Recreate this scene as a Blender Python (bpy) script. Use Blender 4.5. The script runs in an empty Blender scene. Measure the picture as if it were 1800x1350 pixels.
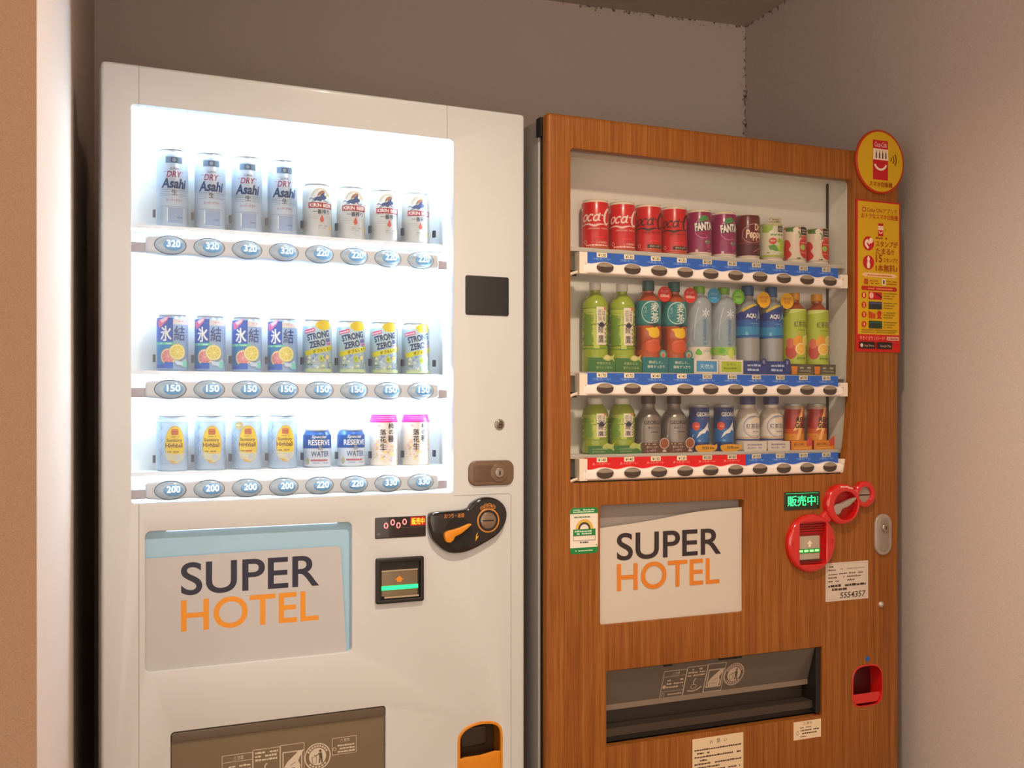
import bpy, bmesh, math, random
from mathutils import Vector
from mathutils.geometry import tessellate_polygon
random.seed(7)
S = 0.001                                   # everything below is authored in millimetres
scene = bpy.context.scene
COL = scene.collection

# ------------------------------------------------------------------ camera
cam_data = bpy.data.cameras.new('camera')
cam_data.sensor_width = 36.0
cam_data.lens = 38.0
cam_data.shift_y = 39.0 / 1800.0
cam_data.clip_start = 0.05
cam = bpy.data.objects.new('camera', cam_data)
COL.objects.link(cam)
cam.location = (0.0, 0.0, 1.12)
cam.rotation_euler = (math.radians(90), 0, 0)
scene.camera = cam

# ------------------------------------------------------------------ world (dim warm corridor light behind the camera)
world = bpy.data.worlds.new('corridor_ambient')
world.use_nodes = True
bg = world.node_tree.nodes['Background']
bg.inputs[0].default_value = (1.0, 0.84, 0.68, 1)
bg.inputs[1].default_value = 2.05
scene.world = world

# ------------------------------------------------------------------ exposure
vs = scene.view_settings
vs.view_transform = 'Standard'
vs.look = 'None'
vs.exposure = 0.12
vs.gamma = 1.0
vs.use_curve_mapping = False

scene.cycles.max_bounces = 5
scene.cycles.diffuse_bounces = 3
scene.cycles.glossy_bounces = 2
scene.cycles.transmission_bounces = 2
scene.cycles.transparent_max_bounces = 12
scene.cycles.adaptive_threshold = 0.02
scene.cycles.caustics_reflective = False
scene.cycles.caustics_refractive = False

WARM = (1.0, 0.82, 0.63)
LED_COL = (0.70, 0.88, 1.0)
LED_STRENGTH = 82.0
LED_SIDE = 680.0
MAIN_LAMP_W = 122.0
FILL_LAMP_W = 52.0
SIDE_LAMP_W = 14.0

# ================================================================== materials
def lin(c):
    c = c / 255.0
    return c / 12.92 if c <= 0.04045 else ((c + 0.055) / 1.055) ** 2.4
def rgba(c):
    return (lin(c[0]), lin(c[1]), lin(c[2]), 1.0)
MATS = {}
def mat(rgb, rough=0.45, metal=0.0, emit=0.0, alpha=1.0, spec=0.5, coat=0.0):
    key = (tuple(rgb), rough, metal, emit, alpha, spec, coat)
    if key in MATS:
        return MATS[key]
    m = bpy.data.materials.new('paint_%d_%d_%d' % tuple(rgb))
    m.use_nodes = True
    b = m.node_tree.nodes['Principled BSDF']
    b.inputs['Base Color'].default_value = rgba(rgb)
    b.inputs['Roughness'].default_value = rough
    b.inputs['Metallic'].default_value = metal
    b.inputs['Specular IOR Level'].default_value = spec
    b.inputs['Coat Weight'].default_value = coat
    b.inputs['Alpha'].default_value = alpha
    if emit > 0:
        b.inputs['Emission Color'].default_value = rgba(rgb)
        b.inputs['Emission Strength'].default_value = emit
        m.cycles.emission_sampling = 'NONE'        # small indicator glows
    MATS[key] = m
    return m

def glass_mat(name, tint, refl_rough=0.02, ior=1.45):
    m = bpy.data.materials.new(name)
    m.use_nodes = True
    nt = m.node_tree
    nt.nodes.clear()
    out = nt.nodes.new('ShaderNodeOutputMaterial')
    mix = nt.nodes.new('ShaderNodeMixShader')
    tr = nt.nodes.new('ShaderNodeBsdfTransparent')
    gl = nt.nodes.new('ShaderNodeBsdfGlossy')
    # thin-sheet reflectance (Schlick), the same from both sides of the sheet
    lw = nt.nodes.new('ShaderNodeLayerWeight'); lw.inputs[0].default_value = 0.5
    pw = nt.nodes.new('ShaderNodeMath'); pw.operation = 'POWER'; pw.inputs[1].default_value = 5.0
    fr = nt.nodes.new('ShaderNodeMath'); fr.operation = 'MULTIPLY_ADD'
    f0 = ((ior - 1) / (ior + 1)) ** 2
    fr.inputs[1].default_value = 1 - f0; fr.inputs[2].default_value = f0
    nt.links.new(lw.outputs['Facing'], pw.inputs[0]); nt.links.new(pw.outputs[0], fr.inputs[0])
    tr.inputs[0].default_value = (*tint, 1)
    gl.inputs['Roughness'].default_value = refl_rough
    nt.links.new(fr.outputs[0], mix.inputs[0])
    nt.links.new(tr.outputs[0], mix.inputs[1])
    nt.links.new(gl.outputs[0], mix.inputs[2])
    nt.links.new(mix.outputs[0], out.inputs[0])
    return m

def wood_mat():
    m = bpy.data.materials.new('orange_brown_wood_laminate')
    m.use_nodes = True
    nt = m.node_tree
    b = nt.nodes['Principled BSDF']
    b.inputs['Roughness'].default_value = 0.42
    b.inputs['Specular IOR Level'].default_value = 0.35
    tc = nt.nodes.new('ShaderNodeTexCoord')
    def noise(scale, detail, sc):
        mp = nt.nodes.new('ShaderNodeMapping')
        mp.inputs['Scale'].default_value = sc
        n = nt.nodes.new('ShaderNodeTexNoise')
        n.inputs['Scale'].default_value = scale
        n.inputs['Detail'].default_value = detail
        n.inputs['Roughness'].default_value = 0.6
        nt.links.new(tc.outputs['Object'], mp.inputs[0])
        nt.links.new(mp.outputs[0], n.inputs['Vector'])
        return n
    n1 = noise(1.0, 3, (85, 85, 1.2))
    n2 = noise(1.0, 1, (330, 330, 7.0))
    mx = nt.nodes.new('ShaderNodeMix')
    mx.inputs['Factor'].default_value = 0.45
    nt.links.new(n1.outputs[0], mx.inputs[2])
    nt.links.new(n2.outputs[0], mx.inputs[3])
    cr = nt.nodes.new('ShaderNodeValToRGB')
    e = cr.color_ramp.elements
    e[0].position = 0.34; e[0].color = rgba((118, 63, 17))
    e[1].position = 0.66; e[1].color = rgba((160, 101, 43))
    k = e.new(0.5); k.color = rgba((141, 82, 29))
    nt.links.new(mx.outputs[0], cr.inputs[0])
    nt.links.new(cr.outputs[0], b.inputs['Base Color'])
    return m

def wall_mat(name, rgb, joints=()):
    """matte wallpaper; joints = [(axis, value)] planes along which dark mould specks have grown"""
    m = bpy.data.materials.new(name)
    m.use_nodes = True
    nt = m.node_tree
    L = nt.links.new
    b = nt.nodes['Principled BSDF']
    b.inputs['Roughness'].default_value = 0.85
    b.inputs['Specular IOR Level'].default_value = 0.2
    tc = nt.nodes.new('ShaderNodeTexCoord')
    n0 = nt.nodes.new('ShaderNodeTexNoise')
    n0.inputs['Scale'].default_value = 420
    n0.inputs['Detail'].default_value = 1
    L(tc.outputs['Object'], n0.inputs['Vector'])
    cr = nt.nodes.new('ShaderNodeValToRGB')
    e = cr.color_ramp.elements
    e[0].position = 0.3; e[0].color = rgba(tuple(int(v * 0.95) for v in rgb))
    e[1].position = 0.7; e[1].color = rgba(tuple(min(255, int(v * 1.03)) for v in rgb))
    L(n0.outputs[0], cr.inputs[0])
    col = cr.outputs[0]
    bp = nt.nodes.new('ShaderNodeBump')
    bp.inputs['Strength'].default_value = 0.15
    bp.inputs['Distance'].default_value = 0.001
    L(n0.outputs[0], bp.inputs['Height'])
    L(bp.outputs[0], b.inputs['Normal'])
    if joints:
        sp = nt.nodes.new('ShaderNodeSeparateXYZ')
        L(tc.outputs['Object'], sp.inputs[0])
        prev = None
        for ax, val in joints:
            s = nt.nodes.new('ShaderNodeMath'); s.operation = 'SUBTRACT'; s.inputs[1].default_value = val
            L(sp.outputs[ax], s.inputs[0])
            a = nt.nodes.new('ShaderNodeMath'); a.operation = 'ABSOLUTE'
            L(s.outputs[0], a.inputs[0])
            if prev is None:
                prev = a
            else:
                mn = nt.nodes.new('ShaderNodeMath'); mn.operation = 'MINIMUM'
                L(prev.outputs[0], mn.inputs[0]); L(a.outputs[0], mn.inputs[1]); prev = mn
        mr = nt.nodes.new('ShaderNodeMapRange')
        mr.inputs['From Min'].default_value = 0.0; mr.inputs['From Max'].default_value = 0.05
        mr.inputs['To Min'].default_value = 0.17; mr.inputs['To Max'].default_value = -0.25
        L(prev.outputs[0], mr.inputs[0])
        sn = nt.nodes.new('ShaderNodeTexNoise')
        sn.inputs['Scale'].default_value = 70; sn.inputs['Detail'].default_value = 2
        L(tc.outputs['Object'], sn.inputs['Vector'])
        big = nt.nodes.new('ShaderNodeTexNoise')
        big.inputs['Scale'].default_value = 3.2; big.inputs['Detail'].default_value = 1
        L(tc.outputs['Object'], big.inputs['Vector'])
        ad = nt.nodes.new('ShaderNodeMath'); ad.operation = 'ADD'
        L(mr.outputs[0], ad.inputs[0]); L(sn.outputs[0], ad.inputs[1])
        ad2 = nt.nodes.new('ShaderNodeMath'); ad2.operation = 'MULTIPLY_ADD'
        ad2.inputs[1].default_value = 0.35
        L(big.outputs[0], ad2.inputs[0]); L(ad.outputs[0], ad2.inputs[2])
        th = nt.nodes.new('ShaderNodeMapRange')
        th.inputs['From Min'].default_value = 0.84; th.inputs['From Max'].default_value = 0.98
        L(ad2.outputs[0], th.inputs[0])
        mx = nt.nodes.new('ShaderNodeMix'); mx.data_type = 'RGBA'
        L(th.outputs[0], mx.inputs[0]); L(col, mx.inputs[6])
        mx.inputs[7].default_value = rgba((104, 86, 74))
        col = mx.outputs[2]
    L(col, b.inputs['Base Color'])
    return m

# ================================================================== 2-D shapes (x, z) -> decals and prisms
def d_rect(x0, z0, x1, z1):
    return [(x0, z0), (x1, z0), (x1, z1), (x0, z1)], [(0, 1, 2, 3)]
def ell_pts(cx, cz, rx, rz, n=28, a0=0, a1=360):
    full = abs(a1 - a0) >= 360
    k = n if full else n + 1
    return [(cx + rx * math.cos(math.radians(a0 + (a1 - a0) * i / n)), cz + rz * math.sin(math.radians(a0 + (a1 - a0) * i / n))) for i in range(k)]
def d_poly(pts):
    pts = list(pts)
    tris = tessellate_polygon([[Vector((p[0], p[1], 0)) for p in pts]])
    return pts, [tuple(t) for t in tris]
def d_ell(cx, cz, rx, rz, n=28):
    return ell_pts(cx, cz, rx, rz, n), [tuple(range(n))]
def d_ring(cx, cz, rx, rz, w, n=36, a0=0, a1=360):
    o = ell_pts(cx, cz, rx, rz, n, a0, a1); i = ell_pts(cx, cz, rx - w, rz - w, n, a0, a1)
    k = len(o); full = abs(a1 - a0) >= 360
    f = [(j, (j + 1) % k, k + (j + 1) % k, k + j) for j in range(k if full else k - 1)]
    return o + i, f
def smooth(pts, closed=True, n=5):
    out = []; m = len(pts)
    rng = range(m if closed else m - 1)
    for i in rng:
        g = (lambda k: pts[k % m]) if closed else (lambda k: pts[max(0, min(m - 1, k))])
        p0, p1, p2, p3 = g(i - 1), g(i), g(i + 1), g(i + 2)
        for j in range(n):
            t = j / n
            out.append(tuple(0.5 * (2 * p1[c] + (p2[c] - p0[c]) * t + (2 * p0[c] - 5 * p1[c] + 4 * p2[c] - p3[c]) * t * t + (3 * p1[c] - p0[c] - 3 * p2[c] + p3[c]) * t ** 3) for c in range(len(p1))))
    if not closed:
        out.append(tuple(pts[-1]))
    return out
def d_stroke(pts, w, sm=True):
    """ribbon along a polyline; pts may carry a width of their own (x, z, w)"""
    p = [(q[0], q[1], q[2] if len(q) > 2 else w) for q in pts]
    if sm and len(p) > 2:
        p = smooth(p, False, 4)
    v = []
    for i, q in enumerate(p):
        a = p[max(0, i - 1)]; b = p[min(len(p) - 1, i + 1)]
        dx, dz = b[0] - a[0], b[1] - a[1]; l = math.hypot(dx, dz) or 1
        nx, nz = -dz / l * q[2] / 2, dx / l * q[2] / 2
        v += [(q[0] + nx, q[1] + nz), (q[0] - nx, q[1] - nz)]
    return v, [(2 * i, 2 * i + 1, 2 * i + 3, 2 * i + 2) for i in range(len(p) - 1)]
TEXTS = {}
def raw_text(s, bold, res=3):
    key = (s, bold, res)
    if key not in TEXTS:
        cu = bpy.data.curves.new('lettering', 'FONT')
        cu.body = s; cu.size = 1.0; cu.resolution_u = res; cu.offset = bold
        ob = bpy.data.objects.new('lettering', cu)
        COL.objects.link(ob)
        dg = bpy.context.evaluated_depsgraph_get()
        ev = ob.evaluated_get(dg)
        me = ev.to_mesh()
        v = [(p.co.x, p.co.y) for p in me.vertices]
        f = [tuple(p.vertices) for p in me.polygons]
        ev.to_mesh_clear()
        bpy.data.objects.remove(ob)
        bpy.data.curves.remove(cu)
        TEXTS[key] = (v, f)
    return TEXTS[key]
def d_text(s, x0, z0, x1, z1, bold=0.0, shear=0.0, res=3):
    cjk = any(ord(c) > 0x2E00 for c in s)
    lay = None
    v, f = raw_text(s, 0.0 if cjk else bold, res)
    if cjk and bold > 0:                    # thicken by overlaying shifted copies of the glyphs
        k = bold * 0.8; n = len(v)
        sh = ((-k, -k * 0.5), (k, -k * 0.5), (-k, k * 0.5), (k, k * 0.5))
        lay = [j for j in range(4) for q in f]
        f = [tuple(i + n * j for i in q) for j in range(4) for q in f]
        v = [(x + dx, y + dy) for dx, dy in sh for x, y in v]
    xs = [p[0] + shear * p[1] for p in v]; zs = [p[1] for p in v]
    ax, bx, az, bz = min(xs), max(xs), min(zs), max(zs)
    kx = (x1 - x0) / max(1e-6, bx - ax); kz = (z1 - z0) / max(1e-6, bz - az)
    out = [(x0 + (x - ax) * kx, z0 + (z - az) * kz) for x, z in zip(xs, zs)]
    return (out, f, lay) if lay else (out, f)
def rot(shape, deg, cx=0, cz=0):
    c, s = math.cos(math.radians(deg)), math.sin(math.radians(deg))
    return [(cx + (x - cx) * c - (z - cz) * s, cz + (x - cx) * s + (z - cz) * c) for x, z in shape[0]], *shape[1:]
def mv(shape, dx, dz, k=1.0):
    return [(x * k + dx, z * k + dz) for x, z in shape[0]], *shape[1:]
def d_lines(x0, x1, z, h, seed=0, gap=0.16):
    """a line of print too small to read: a row of short dashes"""
    rnd = random.Random(seed * 131 + int(x0 * 7 + z * 13))
    v, f = [], []
    x = x0
    while x < x1 - h * 0.4:
        w = min(x1 - x, h * rnd.uniform(0.7, 2.2))
        if rnd.random() > gap:
            b = len(v); q = h * rnd.uniform(0.7, 1.0)
            v += [(x, z), (x + w, z), (x + w, z + q), (x, z + q)]; f.append((b, b + 1, b + 2, b + 3))
        x += w + h * 0.28
    return v, f
def rrect(x0, z0, x1, z1, r, n=5):
    p = []
    for cx, cz, a in ((x1 - r, z0 + r, -90), (x1 - r, z1 - r, 0), (x0 + r, z1 - r, 90), (x0 + r, z0 + r, 180)):
        p += ell_pts(cx, cz, r, r, n, a, a + 90)
    return p
def area2(p):
    return sum(p[i][0] * p[(i + 1) % len(p)][1] - p[(i + 1) % len(p)][0] * p[i][1] for i in range(len(p)))
def offset(loop, d):
    """move a counter-clockwise loop outwards by d"""
    n = len(loop); out = []
    for i in range(n):
        a, b, c = loop[i - 1], loop[i], loop[(i + 1) % n]
        e1 = (b[0] - a[0], b[1] - a[1]); e2 = (c[0] - b[0], c[1] - b[1])
        l1 = math.hypot(*e1) or 1; l2 = math.hypot(*e2) or 1
        n1 = (e1[1] / l1, -e1[0] / l1); n2 = (e2[1] / l2, -e2[0] / l2)
        sx, sz = n1[0] + n2[0], n1[1] + n2[1]
        k = max(0.35, (sx * sx + sz * sz) / 2)
        out.append((b[0] + d * sx / k, b[1] + d * sz / k))
    return out

def sheets(items):
    """print layers from bottom to top; the copies that thicken a glyph sit a hair above one another"""
    for k, it in enumerate(items):
        sh, m = it[0], it[1]
        if len(sh) == 2:
            yield k, sh[0], sh[1], m
        else:
            for j in range(max(sh[2]) + 1):
                yield k + 0.2 * j, sh[0], [q for q, l in zip(sh[1], sh[2]) if l == j], m

# ================================================================== mesh builder (millimetres)
class MB:
    def __init__(self):
        self.v = []; self.f = []; self.m = []; self.mats = []
    def mi(self, m):
        if isinstance(m, tuple):
            m = mat(m)
        if m not in self.mats:
            self.mats.append(m)
        return self.mats.index(m)
    def add(self, v, f, m):
        b = len(self.v); k = self.mi(m)
        self.v += v
        for q in f:
            self.f.append(tuple(i + b for i in q)); self.m.append(k)
        return self
    def box(self, x0, y0, z0, x1, y1, z1, m):
        v = [(x, y, z) for z in (z0, z1) for y in (y0, y1) for x in (x0, x1)]
        return self.add(v, [(0, 2, 3, 1), (4, 5, 7, 6), (0, 1, 5, 4), (2, 6, 7, 3), (0, 4, 6, 2), (1, 3, 7, 5)], m)
    def prism(self, loops, y0, y1, m, bev=0.0, hbev=0.0, back=True, steps=3):
        """plate standing in the x-z plane, front at y0; loops[0] outline, the rest holes"""
        loops = [l if area2(l) > 0 else l[::-1] for l in loops]
        rings = []
        for i, l in enumerate(loops):
            bv = bev if i == 0 else hbev
            sg = -1 if i == 0 else 1
            r = []
            if bv > 0:
                for k in range(steps + 1):
                    a = math.pi / 2 * k / steps
                    r.append((offset(l, sg * bv * (1 - math.sin(a))), y0 + bv * (1 - math.cos(a))))
            else:
                r.append((l, y0))
            r.append((l, y1))
            rings.append(r)
        v = []; f = []
        idx = []
        for r in rings:
            ids = []
            for loop, y in r:
                ids.append(range(len(v), len(v) + len(loop)))
                v += [(x, y, z) for x, z in loop]
            idx.append(ids)
            n = len(r[0][0])
            for a, b in zip(ids[:-1], ids[1:]):
                f += [(a[i], a[(i + 1) % n], b[(i + 1) % n], b[i]) for i in range(n)]
        for which in ((0, -1) if back else (0,)):
            tri = tessellate_polygon([[Vector((v[i][0], v[i][2], 0)) for i in ids[which]] for ids in idx])
            flat = [i for ids in idx for i in ids[which]]
            f += [tuple(flat[j] for j in t) for t in tri]
        return self.add(v, f, m)
    def lathe(self, prof, m, n=28, cx=0, cy=0, cz=0, caps=True, squash=1.0):
        """prof: [(r, z, material or None)] bottom to top; the material paints the band up to the next point"""
        base = len(self.v); k = len(prof)
        for q in prof:
            for i in range(n):
                a = 2 * math.pi * i / n
                self.v.append((cx + q[0] * math.cos(a), cy + q[0] * math.sin(a) * squash, cz + q[1]))
        for j in range(k - 1):
            mm = self.mi(prof[j][2] if len(prof[j]) > 2 and prof[j][2] is not None else m)
            for i in range(n):
                i2 = (i + 1) % n
                self.f.append((base + j * n + i, base + j * n + i2, base + (j + 1) * n + i2, base + (j + 1) * n + i)); self.m.append(mm)
        if caps:
            mm = self.mi(prof[0][2] if len(prof[0]) > 2 and prof[0][2] is not None else m)
            self.f.append(tuple(base + i for i in reversed(range(n)))); self.m.append(mm)
            mm = self.mi(prof[-1][2] if len(prof[-1]) > 2 and prof[-1][2] is not None else m)
            self.f.append(tuple(base + (k - 1) * n + i for i in range(n))); self.m.append(mm)
        return self
    def dome(self, cx, cz, rx, rz, y, h, m, n=28, rings=4):
        v = []; f = []
        for k in range(rings):
            t = math.pi / 2 * k / rings
            for i in range(n):
                a = 2 * math.pi * i / n
                v.append((cx + rx * math.cos(t) * math.cos(a), y - h * math.sin(t), cz + rz * math.cos(t) * math.sin(a)))
        v.append((cx, y - h, cz))
        for k in range(rings - 1):
            f += [(k * n + i, k * n + (i + 1) % n, (k + 1) * n + (i + 1) % n, (k + 1) * n + i) for i in range(n)]
        f += [((rings - 1) * n + i, (rings - 1) * n + (i + 1) % n, rings * n) for i in range(n)]
        return self.add(v, f, m)
    def tube(self, pts, r, m, n=8):
        v = []; f = []
        for i, p in enumerate(pts):
            a = Vector(pts[max(0, i - 1)]); b = Vector(pts[min(len(pts) - 1, i + 1)])
            d = (b - a).normalized()
            u = d.cross(Vector((0.13, 0.21, 0.97))).normalized(); w = d.cross(u)
            for j in range(n):
                t = 2 * math.pi * j / n
                q = Vector(p) + u * (r * math.cos(t)) + w * (r * math.sin(t))
                v.append(tuple(q))
        for i in range(len(pts) - 1):
            f += [(i * n + j, i * n + (j + 1) % n, (i + 1) * n + (j + 1) % n, (i + 1) * n + j) for j in range(n)]
        f += [tuple(range(n)), tuple(range((len(pts) - 1) * n, len(pts) * n))]
        return self.add(v, f, m)
    def flat(self, items, y, step=0.12, fn=None):
        """printed shapes lying on a plane that faces -y"""
        for k, v, f, m in sheets(items):
            yy = y - step * (k + 1)
            if fn is None:
                self.add([(p[0], yy, p[1]) for p in v], f, m)
            else:
                self.add([fn(p[0], yy, p[1]) for p in v], f, m)
        return self
    def wrap(self, items, R, step=0.07, cut=3.5, squash=1.0):
        """printed shapes wrapped round an upright cylinder; x = 0 faces -y"""
        for k, v, f, m in sheets(items):
            rr = R + 0.10 + step * k
            pos = {}; nv = []; nf = []
            def vid(p):
                key = (round(p[0], 3), round(p[1], 3))
                if key not in pos:
                    a = p[0] / R
                    pos[key] = len(nv); nv.append((rr * math.sin(a), -rr * math.cos(a) * squash, p[1]))
                return pos[key]
            for q in f:
                poly = [v[i] for i in q]
                lo = min(p[0] for p in poly); hi = max(p[0] for p in poly)
                for s in range(math.floor(lo / cut), math.floor(hi / cut) + 1):
                    c = clip(clip(poly, s * cut, 1), (s + 1) * cut, -1)
                    ids = []
                    for p in c:
                        i = vid(p)
                        if not ids or ids[-1] != i:
                            ids.append(i)
                    if len(ids) > 1 and ids[0] == ids[-1]:
                        ids.pop()
                    if len(set(ids)) == len(ids) and len(ids) >= 3:
                        nf.append(tuple(ids))
            self.add(nv, nf, m)
        return self
    def mesh(self, name, fix=True, ang=32):
        me = bpy.data.meshes.new(name)
        me.from_pydata([(x * S, y * S, z * S) for x, y, z in self.v], [], self.f)
        for m in self.mats:
            me.materials.append(m)
        me.polygons.foreach_set('material_index', self.m)
        if fix:
            b = bmesh.new(); b.from_mesh(me)
            bmesh.ops.recalc_face_normals(b, faces=b.faces)
            b.to_mesh(me); b.free()
        me.polygons.foreach_set('use_smooth', [True] * len(me.polygons))
        me.set_sharp_from_angle(angle=math.radians(ang))
        me.update()
        return me
    def build(self, name, parent=None, loc=(0, 0, 0), fix=True, ang=32):
        return put(name, self.mesh(name, fix, ang), parent, loc)
def clip(poly, x, sg):
    out = []
    for i in range(len(poly)):
        a, b = poly[i - 1], poly[i]
        da, db = (a[0] - x) * sg, (b[0] - x) * sg
        if da >= 0 and db < 0 or da < 0 and db >= 0:
            t = da / (da - db); out.append((x, a[1] + (b[1] - a[1]) * t))
        if db >= 0:
            out.append(b)
    return out
def put(name, me, parent=None, loc=(0, 0, 0), rz=0.0):
    o = bpy.data.objects.new(name, me)
    COL.objects.link(o)
    o.location = (loc[0] * S, loc[1] * S, loc[2] * S)
    o.rotation_euler = (0, 0, rz)
    if parent:
        o.parent = parent
    return o
def tag(o, label=None, cat=None, group=None, kind=None):
    if label: o['label'] = label
    if cat: o['category'] = cat
    if group: o['group'] = group
    if kind: o['kind'] = kind
    return o
class Frame:
    """a floor frame: x along a front, y into the depth, z up"""
    def __init__(self, x, y, deg):
        self.o = (x, y); self.a = math.radians(deg)
    def w(self, u, d, z=0):
        c, s = math.cos(self.a), math.sin(self.a)
        return (self.o[0] + u * c - d * s, self.o[1] + u * s + d * c, z)
    def empty(self, name, u=0, d=0, z=0):
        return put(name, None, None, self.w(u, d, z), self.a)

ROOM = Frame(-1275, 3300, 19.0)             # inner left corner at the back of the alcove
FA = Frame(-841.7, 2215.1, 25.52)           # lower left front corner of the white machine
FB = Frame(85.3, 2614.3, 24.24)             # lower left front corner of the wood-fronted machine
CEIL = 2540

# ------------------------------------------------------------------ lamps: recessed ceiling downlights and added fill lamps
def downlight(label, x, y, watts, size=150, blend=0.95, rad=0.045):
    root = put('ceiling_downlight', None, None, (x, y, CEIL))
    tag(root, label, 'ceiling light')
    ring = MB(); ring.lathe([(62, 0), (60, -5), (48, -6), (45, 0)], mat((225, 220, 212), 0.4), 32, caps=False)
    ring.build('trim_ring', root)
    lens = MB(); lens.lathe([(0.5, -1), (45, -1)], mat((255, 232, 200), 0.5, emit=3.0), 32, caps=False)
    lens.build('lens', root)
    ld = bpy.data.lights.new('downlight_beam', 'SPOT')
    ld.energy = watts; ld.color = WARM; ld.spot_size = math.radians(size); ld.spot_blend = blend
    ld.shadow_soft_size = rad
    lo = bpy.data.objects.new('beam', ld)
    COL.objects.link(lo); lo.parent = root; lo.location = (0, 0, -0.03)
    return root
downlight('round recessed downlight in the ceiling in front of both machines', 406, 1537, MAIN_LAMP_W)
downlight('round recessed downlight in the corridor ceiling left of the alcove', -620, 500, SIDE_LAMP_W)

downlight('added fill lamp at the corridor ceiling behind the viewer on the right', 1050, -700, FILL_LAMP_W)  # this lamp and the next are added as fill for the fronts
downlight('added fill lamp at the corridor ceiling behind the viewer on the left', -750, -1300, FILL_LAMP_W)

# ================================================================== the room
wall_rgb = (208, 193, 184)
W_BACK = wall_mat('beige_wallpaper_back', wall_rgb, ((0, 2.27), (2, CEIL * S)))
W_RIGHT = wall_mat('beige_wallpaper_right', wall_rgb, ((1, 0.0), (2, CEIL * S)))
W_LEFT = wall_mat('beige_wallpaper_left', wall_rgb)
W_FRONT = wall_mat('tan_corridor_wallpaper', (158, 127, 103))
W_CEIL = wall_mat('beige_ceiling_paper', (200, 184, 170))
FLOOR_M = wall_mat('brown_carpet_tile', (168, 146, 124))
def struct(name, x0, y0, z0, x1, y1, z1, m, label, cat):
    b = MB(); b.box(x0, y0, z0, x1, y1, z1, m)
    o = put(name, b.mesh(name), None, (ROOM.o[0], ROOM.o[1], 0), ROOM.a)
    return tag(o, label, cat, kind='structure')
struct('wall_back', 0, 0, 0, 2270, 100, CEIL, W_BACK, 'beige papered back wall of the alcove above the machines', 'wall')
struct('wall_right', 2270, -6000, 0, 2370, 100, CEIL, W_RIGHT, 'beige papered wall right of the wood machine', 'wall')
struct('wall_left', -100, -1950, 0, 0, 100, CEIL, W_LEFT, 'side wall of the alcove left of the white machine', 'wall')
struct('wall_front', -3000, -1960, 0, 0, -1950, CEIL, W_FRONT, 'tan corridor wall at the left edge of the picture', 'wall')
struct('floor', -3000, -6000, -50, 2270, 0, 0, FLOOR_M, 'brown carpeted floor under the machines', 'floor')
struct('ceiling', -3000, -6000, CEIL, 2370, 100, CEIL + 60, W_CEIL, 'beige ceiling over the alcove', 'ceiling')

# ================================================================== the white vending machine
WHITE = mat((204, 206, 208), 0.38, coat=0.15)
WHITE_IN = mat((236, 240, 242), 0.5)
DARK = mat((26, 24, 24), 0.45)
BLACK = mat((10, 10, 12), 0.6)
CHROME = mat((170, 160, 150), 0.3, metal=0.9)
def led_mat(name, strength):
    m = bpy.data.materials.new(name); m.use_nodes = True
    q = m.node_tree.nodes['Principled BSDF']
    q.inputs['Base Color'].default_value = (0.9, 0.9, 0.9, 1)
    q.inputs['Emission Color'].default_value = (*LED_COL, 1)
    q.inputs['Emission Strength'].default_value = strength
    return m
LED_M = led_mat('cool_white_led', LED_STRENGTH)
LED_FILL = led_mat('cool_white_fill_tube', LED_SIDE)
PANE = glass_mat('clear_display_pane', (0.97, 0.98, 0.99))
NAVY_INK = (38, 40, 62); ORANGE_INK = (226, 146, 40)

A = FA.empty('vending_machine')
tag(A, 'white vending machine with a brightly lit display of canned drinks', 'vending machine')

win = rrect(58.6, 917, 779.5, 1748, 8)
sign = rrect(85.6, 564.5, 532, 858.5, 12)
slot = rrect(137, 150, 612, 433, 8)
cup = smooth([(793, 250), (800, 232), (825, 226), (870, 226), (896, 232), (904, 250), (904, 290), (904, 330), (898, 350), (880, 361), (848, 364), (815, 357), (797, 342), (793, 325), (793, 290)], True, 3)
b = MB(); b.prism([rrect(0, 15, 967, 1830, 9), win, sign, slot, cup], 0, 25, WHITE, bev=7, hbev=1.5)
b.build('door_panel', A)
b = MB(); b.prism([rrect(0, 15, 967, 1830, 9), rrect(46, 900, 796, 1764, 4), slot, cup], 25, 62, WHITE)
b.build('door_body', A)
b = MB(); b.prism([rrect(5, 20, 962, 1828, 4), rrect(46, 60, 925, 1795, 4)], 62, 78, mat((16, 26, 42), 0.35))
b.build('door_gasket', A)
b = MB(); b.prism([rrect(1, 15, 966, 1830, 4), rrect(46, 60, 925, 1795, 4)], 78, 82, mat((190, 190, 192), 0.4))
b.build('cabinet_flange', A)
b = MB(); b.box(66, 132, 30, 930, 690, 1812, mat((205, 205, 203), 0.5))
b.build('cabinet', A)
for x in (110, 850):
    for y in (200, 620):
        b = MB(); b.lathe([(24, 0), (24, 8), (12, 10), (12, 34)], mat((60, 60, 60), 0.5), 16, cx=x, cy=y)
        b.build('foot', A)
SEAM = mat((150, 148, 146), 0.6)
for x0, z0, x1, z1 in ((72.6, 859, 73.8, 916), (72.6, 20, 73.8, 858), (72.6, 1749, 73.8, 1829), (763, 1749, 764.2, 1829),
                       (780, 908, 924, 909.2), (929.4, 20, 930.6, 902)):
    b = MB(); b.box(x0, -0.25, z0, x1, 0.6, z1, SEAM); b.build('panel_seam', A)
b = MB(); b.add(*(lambda s: ([(x, -0.2, z) for x, z in s[0]], s[1]))(d_ring(923.5, 902, 7, 7, 1.2, 8, 0, 90)), SEAM); b.build('panel_seam', A, fix=False)

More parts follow.
